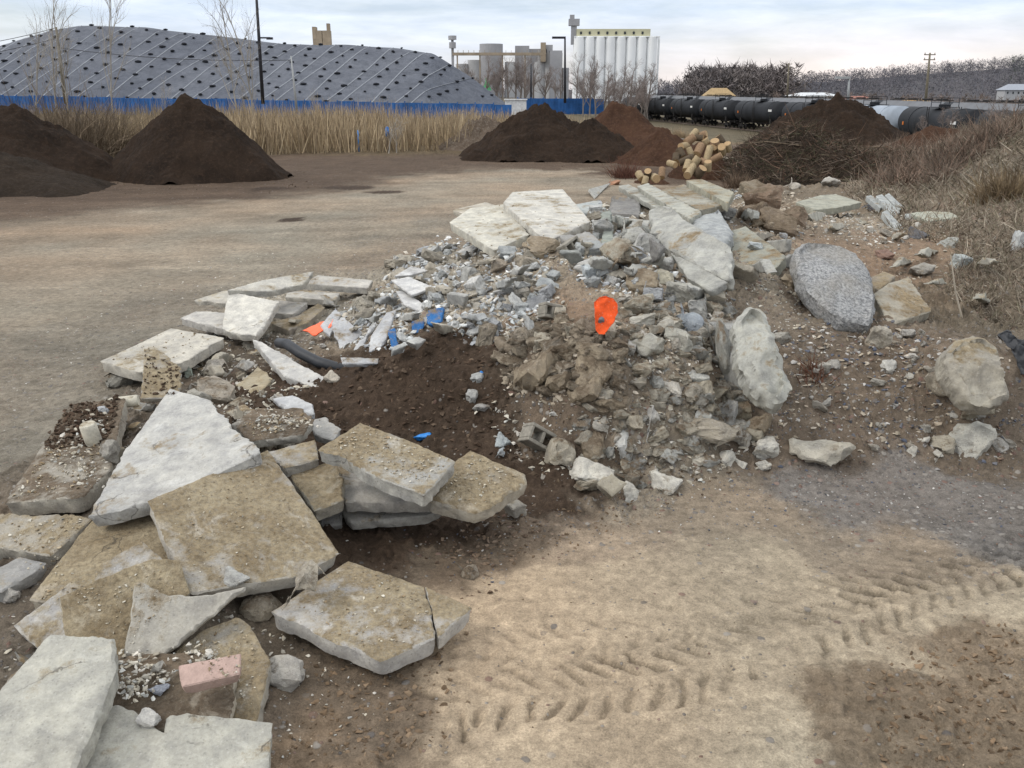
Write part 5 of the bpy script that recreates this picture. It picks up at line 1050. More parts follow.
# blue fence
def fence(A, B_, n, ztop0, ztop1, zb0, zb1, label):
    A = Vector(A); B_ = Vector(B_); root = empty('blue_fence', A); tag(root, label, 'fence'); bl = M['fenceblue']
    for i in range(n):
        p = A.lerp(B_, i/n)-A; q = A.lerp(B_, (i+1)/n)-A; t0 = ztop0+(ztop1-ztop0)*i/n; b0 = zb0+(zb1-zb0)*i/n; j = random.uniform(-.08, .08)
        bm = bmesh.new(); d = (q-p); L = d.length; an = math.atan2(d.y, d.x); c = (p+q)/2
        bm_box(bm, (c.x, c.y, (t0+b0)/2+j), (L*.96, .05, t0-b0), an)
        for k in range(4):
            f = (k+.5)/4; w = p.lerp(q, f); bm_box(bm, (w.x, w.y-.05, (t0+b0)/2+j), (.09, .06, (t0-b0)*.97), an)
        obj_bm('panel', bm, bl, root)
        bm = bmesh.new(); bm_box(bm, (p.x, p.y-.06, (t0+b0)/2+.1), (.12, .12, t0-b0+.2), an); obj_bm('post', bm, bl, root)
M['fenceblue'] = simple('blue_fence_paint', (.03, .11, .3), .6, .35, .8)
fence((-108, 163, 0), (0, 129, 0), 42, 2.1, .85, -1., -1.4, 'long blue panel fence along the foot of the covered stockpile')
fence((1, 160, 0), (17, 172, 0), 7, 1.35, 1.1, -1.4, -1.6, 'short blue panel fence right of the covered stockpile')
bm = bmesh.new(); bm_box(bm, (0, 0, 1.2), (3.4, 3, 2.6)); bm_box(bm, (0, 0, 2.55), (3.7, 3.3, .15)); o = obj_bm('white_shed', bm, simple('white_paint', (.6, .6, .6))); o.location = (.6, 150, -1.3); tag(o, 'small white shed at the right tip of the covered stockpile', 'shed')
# small blue markers
def marker(px, py0, py1, r, label, name, mat='bluerag'):
    b = at_z(px, py1, 0); h = at_d(px, py0, b[1]).z; bm = bmesh.new(); bm_tube(bm, [(0, 0, -.05), (0, 0, h*.5), (0, 0, h)], [r, r, r*.9], 10); o = obj_bm(name, bm, M[mat], smooth=True); o.location = b; tag(o, label, 'marker post')
marker(359, 130, 152, .035, 'thin blue marker stake in front of the reeds', 'marker_stake')
b = at_z(388, 152, 0); root = empty('marker_post', b); bm = bmesh.new(); bm_tube(bm, [(0, 0, 0), (0, 0, .75)], .07, 8); obj_bm('post', bm, M['bark'], root); bm = bmesh.new(); bm_tube(bm, [(0, 0, .75), (0, 0, 1.15)], .09, 12); bm_tube(bm, [(0, 0, 1.15), (0, 0, 1.2)], [.09, .05], 12); obj_bm('blue_cap', bm, M['blue'], root, True); tag(root, 'brown post with a thick blue top in front of the reeds', 'marker post')

# ------------------------------------------------------------------ silos and elevator
Msilo = simple('white_silo_paint', (.8, .81, .8), .7, .12, .05); Mgal = simple('yellowish_gallery', (.5, .48, .33), .8, .15, .1); Mdk = simple('dark_window', (.04, .045, .05), .4, .2)
Mgrey = simple('grey_concrete_wall', (.46, .46, .46), .9, .22, .12); Mbrown = simple('rusty_steel', (.33, .27, .2), .8, .3, .3); Mgrey2 = simple('dark_grey_wall', (.33, .33, .34), .9, .2, .1)
def cyl(bm, x, y, z0, z1, r, n=24): bm_tube(bm, [(x, y, z0), (x, y, z0+.1), (x, y, z1-.1), (x, y, z1)], [r]*4, n)
D = 480.; x0 = (573-512)/F*D*.949; x1 = (655-512)/F*D*.949; zt = at_d(600, 37, D).z
root = empty('white_silo_block', ((x0+x1)/2, D, -4)); tag(root, 'tall white grain silo block with a pale yellow gallery along its top', 'silo')
ox = (x0+x1)/2; n = 8; wd = (x1-x0); r = wd/n/2
for i in range(n):
    for row in (0, 1):
        bm = bmesh.new(); cyl(bm, x0+r+i*2*r-ox, row*2*r, 0, zt+4, r*1.01, 28); obj_bm('silo', bm, Msilo, root, False)
bm = bmesh.new(); bm_box(bm, (0, r*.9, (zt+3.7)/2), (wd*.985, r*1.1, zt+3.7)); bm_box(bm, (0, r*.8, zt+4.1), (wd*1.0, r*3.2, .5)); obj_bm('infill_wall', bm, Msilo, root)
z2 = at_d(600, 29, D).z
bm = bmesh.new(); bm_box(bm, (-.03*wd, r, zt+4+(z2-zt)/2), (wd*.88, 2.6*r, z2-zt)); g = obj_bm('gallery', bm, Mgal, root)
for i in range(8):
    bm = bmesh.new(); bm_box(bm, (-.42*wd+i*wd*.105, r-1.3*r-.1, zt+4+(z2-zt)*.5), (1., .25, 1.3)); obj_bm('window', bm, Mdk, g)
bm = bmesh.new(); bm_box(bm, (-wd*.5, r, zt+4+1), (2.8, 3, 9)); bm_box(bm, (-wd*.5, r, zt+4+7), (5.4, 4.5, 3.2)); bm_box(bm, (-wd*.5-1, r, zt+4+9.5), (2.2, 3, 2)); obj_bm('head_house', bm, Mgrey2, root)
bm = bmesh.new(); bm_box(bm, (wd*.5+1.2, r, (zt+4)/2), (.9, .9, zt+4)); bm_box(bm, (wd*.5-.5, r, zt+4.3), (4.5, .9, .5)); obj_bm('downpipe', bm, Msilo, root)
D = 430.
def bx_px(bm, a, b, t, D=D, dep=10, bot=-4, off=0):
    xa = (a-512)/F*D*.949; xb = (b-512)/F*D*.949; zt_ = at_d(512, t, D).z; bm_box(bm, ((xa+xb)/2, D+off, (zt_+bot)/2), (xb-xa, dep, zt_-bot))
def cy_px(bm, a, b, t, D=D, bot=-4, off=0):
    xa = (a-512)/F*D*.949; xb = (b-512)/F*D*.949; zt_ = at_d(512, t, D).z; cyl(bm, (xa+xb)/2, D+off, bot, zt_, (xb-xa)/2)
root = empty('grain_elevator', (0, 0, 0)); tag(root, 'grey concrete grain elevator with round bins and a tan conveyor bridge', 'grain elevator')
for a, b, t in [(480, 503, 44), (518, 532, 54), (534, 543, 50), (543, 562, 53), (505, 519, 62), (468, 482, 60), (532, 546, 62), (456, 469, 64)]:
    bm = bmesh.new(); cy_px(bm, a, b, t); obj_bm('silo', bm, Mgrey if t > 45 else Mgrey2, root)
bm = bmesh.new(); bx_px(bm, 515, 529, 46, off=2); bx_px(bm, 526, 546, 49, off=3); bx_px(bm, 545, 552, 45, off=3); bx_px(bm, 549, 561, 51, off=-1); bx_px(bm, 562, 568, 68); obj_bm('head_house', bm, Mgrey2, root)
bm = bmesh.new(); bx_px(bm, 540, 545, 43, bot=at_d(512, 62, D).z, off=-4, dep=3); obj_bm('hopper', bm, Mbrown, root)
z = at_d(512, 55, D).z; bm = bmesh.new(); xa = (455-512)/F*D*.949; xb = (542-512)/F*D*.949
bm_box(bm, ((xa+xb)/2, D-12, z), (xb-xa, 2, 1.2)); 
for k in range(18): bm_box(bm, (xa+(xb-xa)*k/17, D-12, z+.9), (.15, 1.6, 1.4))
for k in range(4): bm_box(bm, (xa+(xb-xa)*(k+.2)/4, D-12, z/2-2), (.6, .6, z+4))
obj_bm('conveyor_bridge', bm, Mbrown, root)
bm = bmesh.new(); zt_ = at_d(512, 40, D).z; bm_box(bm, (xa, D-12, (zt_-4)/2), (1.1, 1.1, zt_+4)); cyl(bm, xa, D-12, zt_-.5, zt_+1.2, 1.8, 12); cyl(bm, xa, D-12, zt_-4, zt_-1.5, 1.5, 12); obj_bm('mast', bm, Mgrey2, root)
bm = bmesh.new(); cx = (487-512)/F*285; bmesh.ops.create_cone(bm, cap_ends=True, segments=10, radius1=1.5, radius2=.4, depth=3, matrix=Matrix.Translation((0, 0, 2.))); bm_box(bm, (0, 0, 3.8), (.9, .9, .9)); o = obj_bm('green_hopper', bm, simple('green_paint', (.06, .3, .12))); o.location = (cx, 300, at_d(487, 92, 300).z); tag(o, 'small bright green hopper among the bare trees in front of the elevator', 'hopper')
bm = bmesh.new(); D = 330.; ox = (326-512)/F*D*.949; zt_ = at_d(512, 27, D).z
bm_box(bm, (-1.6, 0, (zt_)/2-1.2), (3.2, 3, zt_)); bm_box(bm, (1.5, 0, (zt_)/2-1.0), (2.6, 3, zt_-.4)); bm_box(bm, (2.2, 0, zt_-.2), (1., 2, 2.6)); bm_box(bm, (-2.6, 0, zt_-2.), (1.2, 3.2, 4)); o = obj_bm('tower', bm, Mbrown); o.location = (ox, D, 0); tag(o, 'small rusty tower top showing above the covered stockpile', 'tower')

# ------------------------------------------------------------------ poles
Mpole = simple('dark_pole', (.03, .03, .035), .6, .2); Mwood = simple('wood_pole', (.17, .15, .11), .9, .3); Mgalv = simple('galvanised_pole', (.33, .34, .34), .6, .15)
def pole(name, x0, y0, x1, y1, Y, r, mat, label, head=None, cat='lamp pole'):
    b = at_d(x1, y1, Y); t = at_d(x0, y0, Y); root = empty(name, b); tag(root, label, cat); d = t-b
    bm = bmesh.new(); bm_tube(bm, [(0, 0, 0), d*.5, d], [r, r*.85, r*.6], 8); obj_bm('pole', bm, mat, root, True)
    if head == 'lamp': bm = bmesh.new(); bm_box(bm, d+Vector((-.9, 0, .05)), (2., .5, .3)); obj_bm('lamp_head', bm, mat, root)
    if head == 'cross':
        for k in (.97, .88): bm = bmesh.new(); bm_box(bm, d*k, (1.5, .12, .12)); [bm_box(bm, d*k+Vector((q, 0, .15)), (.08, .08, .2)) for q in (-.65, 0, .65)]; obj_bm('crossarm', bm, mat, root)
    if head == 'arm': bm = bmesh.new(); bm_box(bm, d*.52+Vector((.45, 0, 0)), (1., .12, .12)); bm_box(bm, d*.52+Vector((.9, 0, -.05)), (.5, .3, .18)); obj_bm('lamp_arm', bm, mat, root)
    return root
pole('lamp_pole', 255, -26, 263, 104, 80, .16, Mpole, 'tall black pole rising out of the photo above the blue fence', 'arm')
pole('utility_pole', 56, 27, 66, 104, 75, .16, Mwood, 'leaning wooden pole in front of the covered stockpile', None, 'utility pole')
pole('fence_pole', 291, 56, 297, 112, 70, .09, Mgalv, 'thin pale pole right of the tall black one', None, 'pole')
pole('lamp_pole', 565, 38, 565, 103, 140, .2, Mpole, 'dark lamp pole between the grey elevator and the white silo block', 'lamp')
pole('utility_pole', 531, 64, 531, 100, 200, .2, Mpole, 'thin dark pole in front of the grey elevator', None, 'utility pole')
pole('utility_pole', 930, 53, 925, 108, 125, .2, Mwood, 'tall wooden utility pole with crossarms behind the tank cars at right', 'cross', 'utility pole')
pole('utility_pole', 789, 63, 787, 100, 220, .25, Mwood, 'distant utility pole behind the tank cars in the middle', 'cross', 'utility pole')
pole('lamp_pole', 849, 78, 848, 102, 130, .2, Mgalv, 'short pale lamp pole behind the large black-brown heap', 'lamp')
# wires between wooden pole and left edge
bm = bmesh.new()
for dz, yz in ((0, 38), (0, 27.5)):
    a = at_d(57, yz, 75); b = at_d(-60, yz+22, 75); bm_tube(bm, [a.lerp(b, k/8)-Vector((0, 0, .5*(k/8)*(1-k/8)*4*.4)) for k in range(9)], .022, 4)
o = obj_bm('power_line', bm, Mpole); tag(o, 'wires running left from the leaning wooden pole', 'power line')
bm = bmesh.new(); a = at_d(60, 48, 75); b = at_d(292, 60, 70); bm_tube(bm, [a.lerp(b, k/8)-Vector((0, 0, 4*(k/8)*(1-k/8)*.35)) for k in range(9)], .022, 4)
o = obj_bm('power_line', bm, Mpole); tag(o, 'sagging wire between the leaning wooden pole and the thin pale pole', 'power line')

# ------------------------------------------------------------------ bare trees
def bare_tree(seed, spread=.35, levels=4, cl=((.2, .17, .14), (.26, .22, .18)), dens=6, multi=1, tk=1.):
    rs = np.random.RandomState(seed); root = empty('bare_tree', (0, 0, 0)); bm = bmesh.new(); bc = bmesh.new(); tips = []
    def grow(p, d, L, r, lv, b_):
        k = 3 if lv else 5; q = [p]; dd = d.copy()
        for i in range(k):
            dd = (dd+Vector(rs.normal(size=3))*.09*(lv+1)*.7+Vector((0, 0, .06))).normalized(); q.append(q[-1]+dd*L/k)
        bm_tube(b_, q, list(np.linspace(r, r*.5, k+1)), 5 if lv < 2 else 3, False)
        if lv >= levels: tips.append((q[-1], dd, L)); return
        m = dens if lv == 0 else 4
        for j in range(m):
            t = (.25+.75*(j+rs.rand())/m) if lv == 0 else (.2+.8*rs.rand()); f = t*k; i = min(int(f), k-1); c = q[i].lerp(q[i+1], f-i)
            a = rs.uniform(0, 6.28); nd = (dd*.75+Vector((math.cos(a), math.sin(a), .1))*spread*(1.25 if lv else 1.1)).normalized()
            grow(c, nd, L*rs.uniform(.38, .62)*(1-.35*t if lv == 0 else 1), r*.52*(1-.3*t), lv+1, bc)
        grow(q[-1], dd, L*.4, r*.5, lv+1, bc)
    for m in range(multi):
        grow(Vector((rs.normal()*.12*(m > 0), rs.normal()*.12*(m > 0), 0)), Vector((rs.normal()*.07+(m-(multi-1)/2)*.12, rs.normal()*.05, 1)).normalized(), .55, .012*tk, 0, bm)
    tm = simple('tree_bark_%d' % seed if False else 'tree_bark', cl[0], .9, .3, 4)
    T_ = np.array([list(t[0]) for t in tips]); D_ = np.array([list(t[1]) for t in tips]); nt_ = len(T_); rp = max(1, min(3, 1500//max(1, nt_))) if tk > 1 else 1
    P_t = np.repeat(T_, rp, 0); D_t = np.repeat(D_, rp, 0)*.8+rs.normal(size=(nt_*rp, 3))*.5; D_t[:, 2] += .25
    blades('fine_twigs', P_t, D_t, rs.uniform(.03, .085, nt_*rp), np.full(nt_*rp, .0011*tk), np.repeat(np.array([cl[1]]), nt_*rp, 0)*.9, parent=root)['kind'] = 'stuff'
    obj_bm('trunk', bm, tm, root); obj_bm('crown', bc, simple('tree_twigs', cl[1], .9, .3, 4), root)
    return root
pale = ((.36, .33, .29), (.36, .33, .29)); drk = ((.19, .165, .145), (.24, .2, .18)); 
T1 = bare_tree(1, .38, 3, pale, 7, 1, .72); T2 = bare_tree(5, .45, 3, pale, 6, 2, .72); T3 = bare_tree(9, .5, 4, drk, 7, 1, 1.7); T4 = bare_tree(14, .5, 4, drk, 5, 2, 1.6)
def put_tree(proto, px, ptop, pbase, Y, label, sx=1.0, group=None, zb=None):
    t = at_d(px, ptop, Y); z0 = zat(t.x, Y) if zb is None else zb; h = t.z-z0
    r = dup(proto, (t.x, Y, z0), random.uniform(0, 6), 1, label, group); r.scale = (h*sx, h*sx, h*1.02); r['category'] = 'tree'; return r
for pr, px, pt, Y, sx, lb in [(T1,14,-10,62,.8,'slender pale bare tree nearest the left edge'),(T2,45,-45,64,.7,'pale bare tree between the left edge tree and the leaning pole'),(T1,85,-75,60,.55,'tall pale bare tree right of the leaning wooden pole'),(T2,224,-48,60,.75,'pale many-stemmed bare tree above the conical mulch pile'),(T1,160,66,66,.8,'small bare sapling over the reeds left of the many-stemmed tree'),(T2,243,68,68,.9,'small bare sapling left of the tall black pole'),(T1,318,80,70,.9,'thin bare sapling right of the thin pale pole'),
   (T2,395,108,44,1.6,'low grey bare bush among the reeds behind the blue-topped post'),(T4,110,100,46,1.8,'low bare bush in the reeds left of the conical mulch pile'),(T4,66,100,47,1.8,'low bare bush in the reeds below the leaning pole'),(T3,925,112,48,1.4,'bare brown bush in front of the tank cars, right of the large heap'),(T4,955,105,44,1.5,'spreading bare bush in front of the nearest tank car'),(T4,990,98,42,1.4,'bare bush near the right edge in front of the tank cars')]:
    put_tree(pr, px, pt, 0, Y, lb, sx)
for i, (px, pt, Y) in enumerate([(577,58,175),(590,62,180),(603,70,178),(617,74,182),(630,66,185),(643,70,190),(584,76,165),(611,80,170),(650,80,180),(597,78,160),(637,82,165)]):
    put_tree(T3 if i % 2 else T4, px, pt-9, 0, Y, 'bare grey-brown tree in the row below the white silo block', random.uniform(.9, 1.3), 'bare trees below the white silo block')
for i, (px, pt, Y) in enumerate([(470,62,230),(483,58,240),(496,66,235),(508,58,240),(520,54,245),(534,60,235),(546,66,240),(556,70,230),(478,74,220),(502,76,220),(527,72,225)]):
    put_tree(T4 if i % 2 else T3, px, pt-6, 0, Y, 'bare grey-brown tree in the row below the grey elevator', random.uniform(.9, 1.3), 'bare trees below the grey elevator')
for T in (T1, T2, T3, T4):
    for c in [c for c in bpy.data.objects if c.parent == T]: bpy.data.objects.remove(c)
    bpy.data.objects.remove(T)

# ------------------------------------------------------------------ railway
Mtank = simple('black_tank_paint', (.02, .022, .026), .75, .4, .5, .25); Mtankg = simple('pale_grey_tank_paint', (.3, .34, .39), .75, .2, .5, .25); Mrail = simple('rail_steel', (.12, .09, .07), .6, .3, 1, .4); Mwh = simple('dark_wheel', (.02, .018, .017), .7, .3); Mhop = simple('light_hopper_paint', (.15, .155, .165), .7, .25, .4); Mplate = simple('white_plate', (.6, .6, .58), .6, .1); Mor = simple('orange_plate', (.5, .15, .03), .6, .1)
def bogie(root, x):
    bm = bmesh.new()
    for s in (-1, 1): bm_box(bm, (x, s*.98, .55), (2.1, .16, .28)); bm_box(bm, (x-.85, s*.98, .5), (.35, .2, .4)); bm_box(bm, (x+.85, s*.98, .5), (.35, .2, .4)); bm_box(bm, (x, s*.98, .72), (.6, .2, .4))
    bm_box(bm, (x, 0, .7), (.4, 2.1, .3)); b = obj_bm('bogie', bm, Mwh, root)
    for dx in (-.85, .85):
        bm = bmesh.new()
        for s in (-1, 1): bm_tube(bm, [(x+dx, s*.72-.06, .46), (x+dx, s*.72+.06, .46)], .46, 18)
        bm_tube(bm, [(x+dx, -.8, .46), (x+dx, .8, .46)], .08, 8); obj_bm('wheel', bm, Mwh, b)
def tank_car(mat):
    root = empty('tank_car', (0, 0, 0)); L = 14.6; R = 1.5; zc = 2.75
    bm = bmesh.new(); pts = []; rs = []
    for k in range(8): a = math.pi/2*k/7; pts.append((-L/2+.75*(1-math.sin(a)), 0, zc)); rs.append(max(.02, R*math.sin(a)**.55 if a > 0 else .02))
    pts2 = [(-x, y, z) for x, y, z in pts[::-1]]; pts = pts+[(-3, 0, zc-.04), (3, 0, zc-.04)]+pts2; rs = rs+[R, R]+rs[::-1][:len(pts2)]
    bm_tube(bm, pts, rs, 32); obj_bm('tank', bm, mat, root, True)
    bm = bmesh.new()
    for x in (-4.6, 4.6): bm_tube(bm, [(x-.05, 0, zc), (x+.05, 0, zc)], R+.03, 32)
    obj_bm('tank_band', bm, mat, root)
    bm = bmesh.new(); bm_tube(bm, [(0, 0, zc+R-.1), (0, 0, zc+R+.3), (0, 0, zc+R+.36)], [.55, .55, .4], 18); d = obj_bm('dome', bm, Mtank, root)
    bm = bmesh.new(); bm_box(bm, (0, 0, zc+R+.05), (2.2, 1.9, .06))
    for sx in (-1, 1):
        for sy in (-1, 1): bm_box(bm, (sx*1.05, sy*.9, zc+R+.5), (.05, .05, .9))
    for sy in (-1, 1): bm_box(bm, (0, sy*.9, zc+R+.93), (2.15, .05, .05)); bm_box(bm, (0, sy*.9, zc+R+.5), (2.15, .04, .04))
    for sx in (-1, 1): bm_box(bm, (sx*1.05, 0, zc+R+.93), (.05, 1.8, .05))
    obj_bm('platform', bm, Mtank, root)
    bm = bmesh.new(); bm_box(bm, (-6.6, 0, 1.05), (2.6, .5, .32)); bm_box(bm, (6.6, 0, 1.05), (2.6, .5, .32)); bm_box(bm, (0, 0, 1.12), (13, .35, .2))
    for s in (-1, 1): bm_box(bm, (s*7.5, 0, 1.05), (.3, 2.6, .3)); bm_box(bm, (s*5.4, 0, 1.45), (.5, 2.5, .7)); bm_box(bm, (s*7.95, 0, .85), (.75, .28, .26))
    obj_bm('underframe', bm, Mwh, root)
    bm = bmesh.new()
    for s in (-1, 1):
        for dx in (-.22, .22): bm_box(bm, (dx, s*1.6, 2.7), (.05, .05, 3.3))
        for k in range(9): bm_box(bm, (0, s*1.6, 1.2+k*.36), (.44, .04, .04))
    obj_bm('ladder', bm, Mwh, root)
    for s in (-1, 1):
        bm = bmesh.new(); bm_box(bm, (5.9, s*1.515, 2.6), (.32, .03, .32), 0); obj_bm('placard', bm, Mor, root)
        bm = bmesh.new(); bm_box(bm, (-5.6, s*1.51, 3.0), (1.1, .03, .3), 0); obj_bm('reporting_mark', bm, Mplate, root)
    bogie(root, -5.3); bogie(root, 5.3); return root
def hopper_car():
    root = empty('hopper_car', (0, 0, 0)); bm = bmesh.new(); L = 14.5
    prof = [(-1.55, 1.5), (-1.55, 3.9), (-.9, 4.45), (.9, 4.45), (1.55, 3.9), (1.55, 1.5), (.7, 1.0), (-.7, 1.0)]
    a = [bm.verts.new((-L/2, y, z)) for y, z in prof]; b = [bm.verts.new((L/2, y, z)) for y, z in prof]
    for k in range(8): bm.faces.new((a[k], a[(k+1) % 8], b[(k+1) % 8], b[k]))
    bm.faces.new(a[::-1]); bm.faces.new(b)
    for k in range(13):
        for s in (-1, 1): bm_box(bm, (-L/2+.6+k*1.1, s*1.6, 2.7), (.12, .12, 2.3))
    obj_bm('body', bm, Mhop, root); bm = bmesh.new()
    for x in (-4.5, 0, 4.5): bm_box(bm, (x, 0, .95), (2.2, 1.4, .7)); 
    bm_box(bm, (0, 0, 4.6), (13.5, .7, .08)); 
    for x in (-5, -1.7, 1.7, 5): bm_box(bm, (x, 0, 4.68), (1.4, .6, .16))
    obj_bm('hatches', bm, Mwh, root); bogie(root, -5.6); bogie(root, 5.6); return root
# ballast bed, rails
def track(pts, name, zr):
    bm = bmesh.new()
    for off in (-.75, .75):
        v = []
        for i, p in enumerate(pts):
            a = Vector(pts[max(i-1, 0)]); b = Vector(pts[min(i+1, len(pts)-1)]); t = (b-a).normalized(); nn = Vector((-t.y, t.x)); q = Vector(p)+nn*off; v.append((q.x, q.y, zr))
        bm_tube(bm, v, .08, 4)
    rails = bm; root = empty('railway_track', (0, 0, 0)); root['kind'] = 'structure'; root['label'] = 'railway track under the cars'
    obj_bm('rail', bm, Mrail, root); bm = bmesh.new()
    for a, b in zip(pts[:-1], pts[1:]):
        a = Vector(a); b = Vector(b); L = (b-a).length; n = int(L/.9); an = math.atan2((b-a).y, (b-a).x)
        for k in range(n): c = a.lerp(b, k/n); bm_box(bm, (c.x, c.y, zr-.17), (.25, 2.6, .18), an)
    obj_bm('sleepers', bm, Mwood, root)
line1 = [(44.3, 50), (44.9, 68), (45.1, 84), (44.9, 100), (43.6, 116), (41.3, 132), (38., 147), (35.1, 161), (32.4, 175.5), (29.8, 190), (26.6, 206)]
line1 = [(x*.952, y) for x, y in line1]
track(line1, 'railway_track', -3.15); line2 = [(x+5.2, y) for x, y in line1]; track(line2, 'railway_track', -3.05)
tb = tank_car(Mtank); tg = tank_car(Mtankg)
lab = {0: 'black tank car nearest the camera, cut by the right edge', 1: 'black tank car behind the bare bushes near the right edge', 2: 'black tank car whose end shows just right of the large heap', 3: 'pale grey tank car partly hidden by the right flank of the large heap', 4: 'black tank car in full side view left of the large heap', 5: 'second fully visible black tank car left of the large heap', 6: 'third fully visible black tank car left of the large heap', 7: 'fourth black tank car in the line, behind the straw tuft', 8: 'fifth black tank car, just right of the white silo block', 9: 'farthest black tank car by the bare trees'}
for i in range(len(line1)-1):
    a = Vector(line1[i]); b = Vector(line1[i+1]); c = (a+b)/2; an = math.atan2((b-a).y, (b-a).x)
    if i == 0: c = (Vector(line1[1])-(b-a).normalized()*8.2)
    L = (b-a).length; r = dup(tg if i == 3 else tb, (c.x, c.y, -3.1), an, 1, lab[i], 'tank cars on the railway'); r['category'] = 'tank car'; r.scale = (min(1, L/17.0) if i else 1, 1, 1)
hp = hopper_car()
for i in range(len(line2)-1):
    a = Vector(line2[i]); b = Vector(line2[i+1]); c = (a+b)/2; an = math.atan2((b-a).y, (b-a).x); L = (b-a).length
    if i == 0: c = (Vector(line2[1])-(b-a).normalized()*8.2)
    r = dup(hp if i != 1 else tg, (c.x, c.y, -2.9), an, 1, 'light hopper car roof showing behind the tank cars' if i != 1 else 'pale tank car behind the nearest black tank car', 'light hopper cars behind the tank cars' if i != 1 else None); r['category'] = 'hopper car' if i != 1 else 'tank car'; r.scale = (min(1, L/16.5) if i else 1, 1, 1)
for T in (tb, tg, hp):
    for c in [c for c in bpy.data.objects if c.parent == T]:
        for g in [g for g in bpy.data.objects if g.parent == c]: bpy.data.objects.remove(g)
        bpy.data.objects.remove(c)
    bpy.data.objects.remove(T)
# buildings beyond the rails
def house(px0, px1, pyr, pye, Y, rc, wc, label, name='house'):
    a = at_d(px0, pye, Y); b = at_d(px1, pye, Y); zr = at_d(px0, pyr, Y).z; w = b.x-a.x; zb = -3; root = empty(name, ((a.x+b.x)/2, Y, zb)); tag(root, label, 'building'); e = a.z-zb; r = zr-zb
    bm = bmesh.new(); bm_box(bm, (0, 0, e/2), (w*.92, w*.5, e)); wl = obj_bm('wall', bm, simple('wall_paint', wc), root)
    bm = bmesh.new(); V = [bm.verts.new(v) for v in ((-w/2, -w*.3, e), (w/2, -w*.3, e), (w/2, w*.3, e), (-w/2, w*.3, e), (-w*.25, 0, r), (w*.25, 0, r))]
    for f in ((0, 1, 5, 4), (1, 2, 5), (2, 3, 4, 5), (3, 0, 4), (3, 2, 1, 0)): bm.faces.new([V[k] for k in f])
    obj_bm('roof', bm, simple('roof_cover', rc), root)
    for k in range(5): bm = bmesh.new(); bm_box(bm, (-w*.36+k*w*.18, -w*.25-.03, e*.72), (w*.05, .08, e*.22)); obj_bm('window', bm, Mdk, root)
house(703, 734, 88, 96, 230, (.36, .26, .14), (.4, .36, .3), 'house with a tan hipped roof behind the tank cars')
house(788, 838, 92.5, 96, 260, (.55, .57, .58), (.4, .4, .4), 'long low building with a white roof behind the tank cars', 'warehouse')
house(846, 872, 96, 99, 240, (.3, .14, .11), (.4, .38, .35), 'low building with a red-brown roof behind the large heap', 'warehouse')
house(900, 930, 99, 102, 200, (.4, .25, .1), (.36, .26, .14), 'ochre low building beside the tall wooden utility pole', 'warehouse')
house(1000, 1030, 84, 90, 500, (.3, .32, .36), (.4, .4, .4), 'grey house high on the wooded hill at the right edge')
# far woods
def woods(name, n, fx, hgt, cl, label, seed, tw=26):
    rs = np.random.RandomState(seed); pts = fx(rs, n); n = len(pts); Pp = np.repeat(pts, tw, 0); hh = np.repeat(rs.uniform(.6, 1.15, n)*hgt, tw)
    d = rs.normal(size=(n*tw, 3))*np.array([.5, .5, .3]); d[:, 2] = np.abs(d[:, 2])+.25; base = rs.uniform(.0, .92, n*tw)
    off = rs.normal(size=(n*tw, 3))*np.array([.3, .3, 0])*hh[:, None]*(np.sin(base*3.6)[:, None]*.8+.1); Pb = Pp+off; Pb[:, 2] += base*hh
    c = np.repeat(pick(cl, n, .25), tw, 0)*rs.uniform(.9, 1.1, (n*tw, 1))
    o = blades(name, Pb, d, hh*rs.uniform(.06, .2, n*tw), np.full(n*tw, hgt*.021)*rs.uniform(.6, 1.5, n*tw), c, bend=.25); return kind(o, 'stuff', label, 'woods')
def f1(rs, n):
    x = rs.uniform(64, 96, n); y = rs.uniform(310, 350, n); return np.stack([x, y, far_h(x, y)], 1)
woods('wood_clump', 260, f1, 13, [(.15,.13,.127),(.17,.15,.143),(.13,.118,.118)], 'clump of bare trees behind the house with the tan roof', 3, 150)
def f2(rs, n):
    x = rs.uniform(60, 700, n); y = rs.uniform(520, 1000, n); k = x/y > .13; x = x[k]; y = y[k]; return np.stack([x, y, far_h(x, y)], 1)
woods('wooded_hill', 3600, f2, 11, [(.12,.114,.128),(.138,.129,.138),(.11,.108,.122),(.1,.103,.115)], 'bare grey-purple woods covering the far hills', 4, 46)  # bluish distance haze mixed into the tree colours
def f3(rs, n):
    x = rs.uniform(300, 620, n); y = rs.uniform(600, 850, n); k = (x/y > .53); x = x[k]; y = y[k]; return np.stack([x, y, far_h(x, y)], 1)
woods('evergreen_wood', 160, f3, 14, [(.03,.045,.03),(.04,.055,.035)], 'dark evergreens on the far hill at the right', 5, 60)
def f4(rs, n):
    x = rs.uniform(-260, 80, n); y = rs.uniform(520, 640, n); return np.stack([x, y, -3+0*x], 1)
woods('far_treeline', 900, f4, 7, [(.13,.11,.105),(.16,.13,.12)], 'low far treeline behind the silos', 6, 22)
def f5(rs, n):
    x = rs.uniform(54, 110, n); y = rs.uniform(130, 290, n); k = (x/y > .28) & (x > 56); x = x[k]; y = y[k]; return np.stack([x, y, -2.5+0*x], 1)
woods('railside_scrub', 260, f5, 4.2, [(.14,.115,.1),(.18,.14,.12)], 'scrubby bare trees beyond the railway', 7, 110)

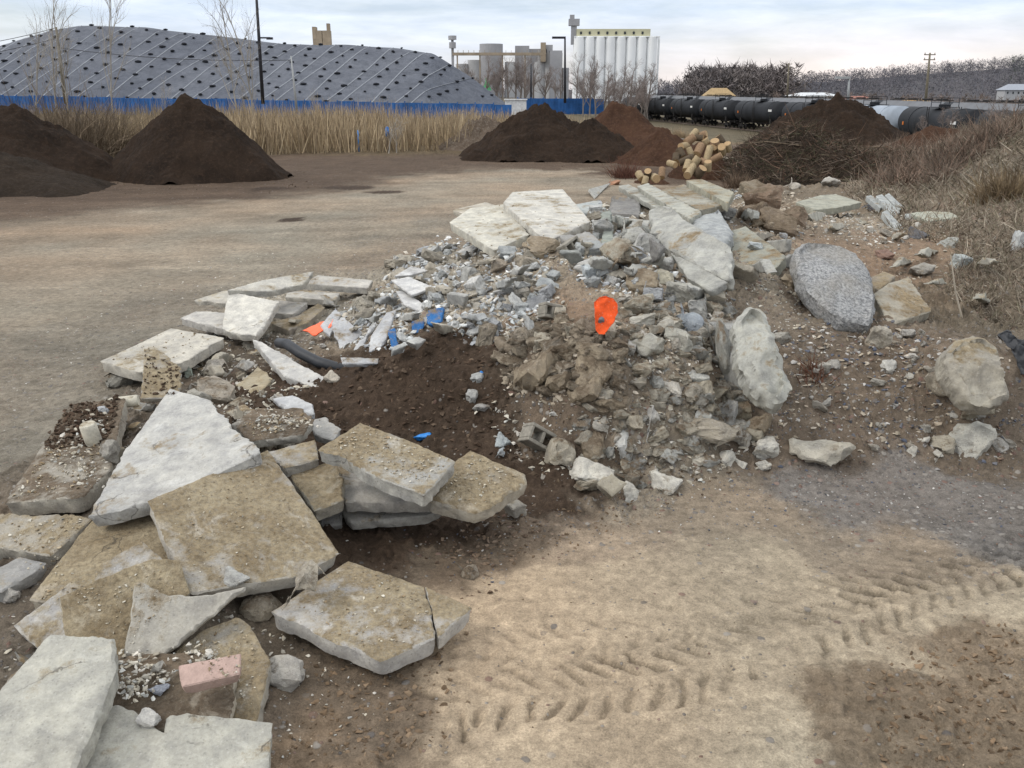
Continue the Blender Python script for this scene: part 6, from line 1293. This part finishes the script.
# ------------------------------------------------------------------ world, sun, camera
w = bpy.data.worlds.new('World'); bpy.context.scene.world = w; w.use_nodes = True; nt = w.node_tree; nt.nodes.clear(); B = NB(nt)
SUN_EL = math.radians(45); SUN_AZ = math.radians(-105)
out = B.n('ShaderNodeOutputWorld'); bg = B.n('ShaderNodeBackground'); B.l(bg.outputs[0], out.inputs[0])
sky = B.n('ShaderNodeTexSky'); sky.sky_type = 'NISHITA'; sky.sun_disc = False; sky.sun_elevation = SUN_EL; sky.sun_rotation = SUN_AZ; sky.air_density = 1.; sky.dust_density = 1.5
tc = B.n('ShaderNodeTexCoord').outputs['Generated']; sp = B.n('ShaderNodeSeparateXYZ'); B.l(tc, sp.inputs[0])
mp = B.n('ShaderNodeMapping'); mp.inputs['Scale'].default_value = (2.2, 2.2, 13.); mp.inputs['Rotation'].default_value = (0.02, .05, 0); B.l(tc, mp.inputs[0])
cl = B.noise(mp.outputs[0], 1.7, 7, .58, .35); cl2 = B.noise(mp.outputs[0], 4.5, 6, .6, .2)
s01 = B.mix(1., sky.outputs[0], (.085, .085, .085), 'MULTIPLY')
hz = B.rng(sp.outputs[2], .0, .13)       # horizon to higher sky
cc = B.mix(B.rng(cl2, .35, .68), (.53, .61, .73), (.7, .76, .84))
warmf = B.math('MULTIPLY', B.rng(sp.outputs[2], .075, .005), B.rng(sp.outputs[0], -.15, .3, .25, 1.))
cc = B.mix(warmf, cc, (.87, .76, .7))
m = B.rng(cl, .28, .62, .45, .97)
col_ = B.mix(m, s01, cc)
zen = B.mix(B.rng(sp.outputs[2], .12, .6), col_, B.mix(.85, s01, (1.25, 1.27, 1.3)))
B.l(zen, bg.inputs[0]); bg.inputs[1].default_value = 1.42
sl = bpy.data.lights.new('sun', 'SUN'); sl.energy = 1.35; sl.angle = math.radians(16); sl.color = (1, .94, .86); so = bpy.data.objects.new('sun', sl); C.objects.link(so)
dv = Vector((math.sin(SUN_AZ)*math.cos(SUN_EL), math.cos(SUN_AZ)*math.cos(SUN_EL), math.sin(SUN_EL)))
so.rotation_euler = (-dv).to_track_quat('-Z', 'Y').to_euler()
cd = bpy.data.cameras.new('camera'); cd.sensor_width = 36; cd.lens = 36*F/1024; cd.clip_end = 6000; cd.clip_start = .05; co_ = bpy.data.objects.new('camera', cd); C.objects.link(co_)
co_.location = (0, 0, CAMZ); co_.rotation_euler = (math.pi/2-PITCH, 0, 0); sc = bpy.context.scene; sc.camera = co_
sc.view_settings.view_transform = 'Standard'; sc.view_settings.look = 'None'; sc.view_settings.exposure = 0
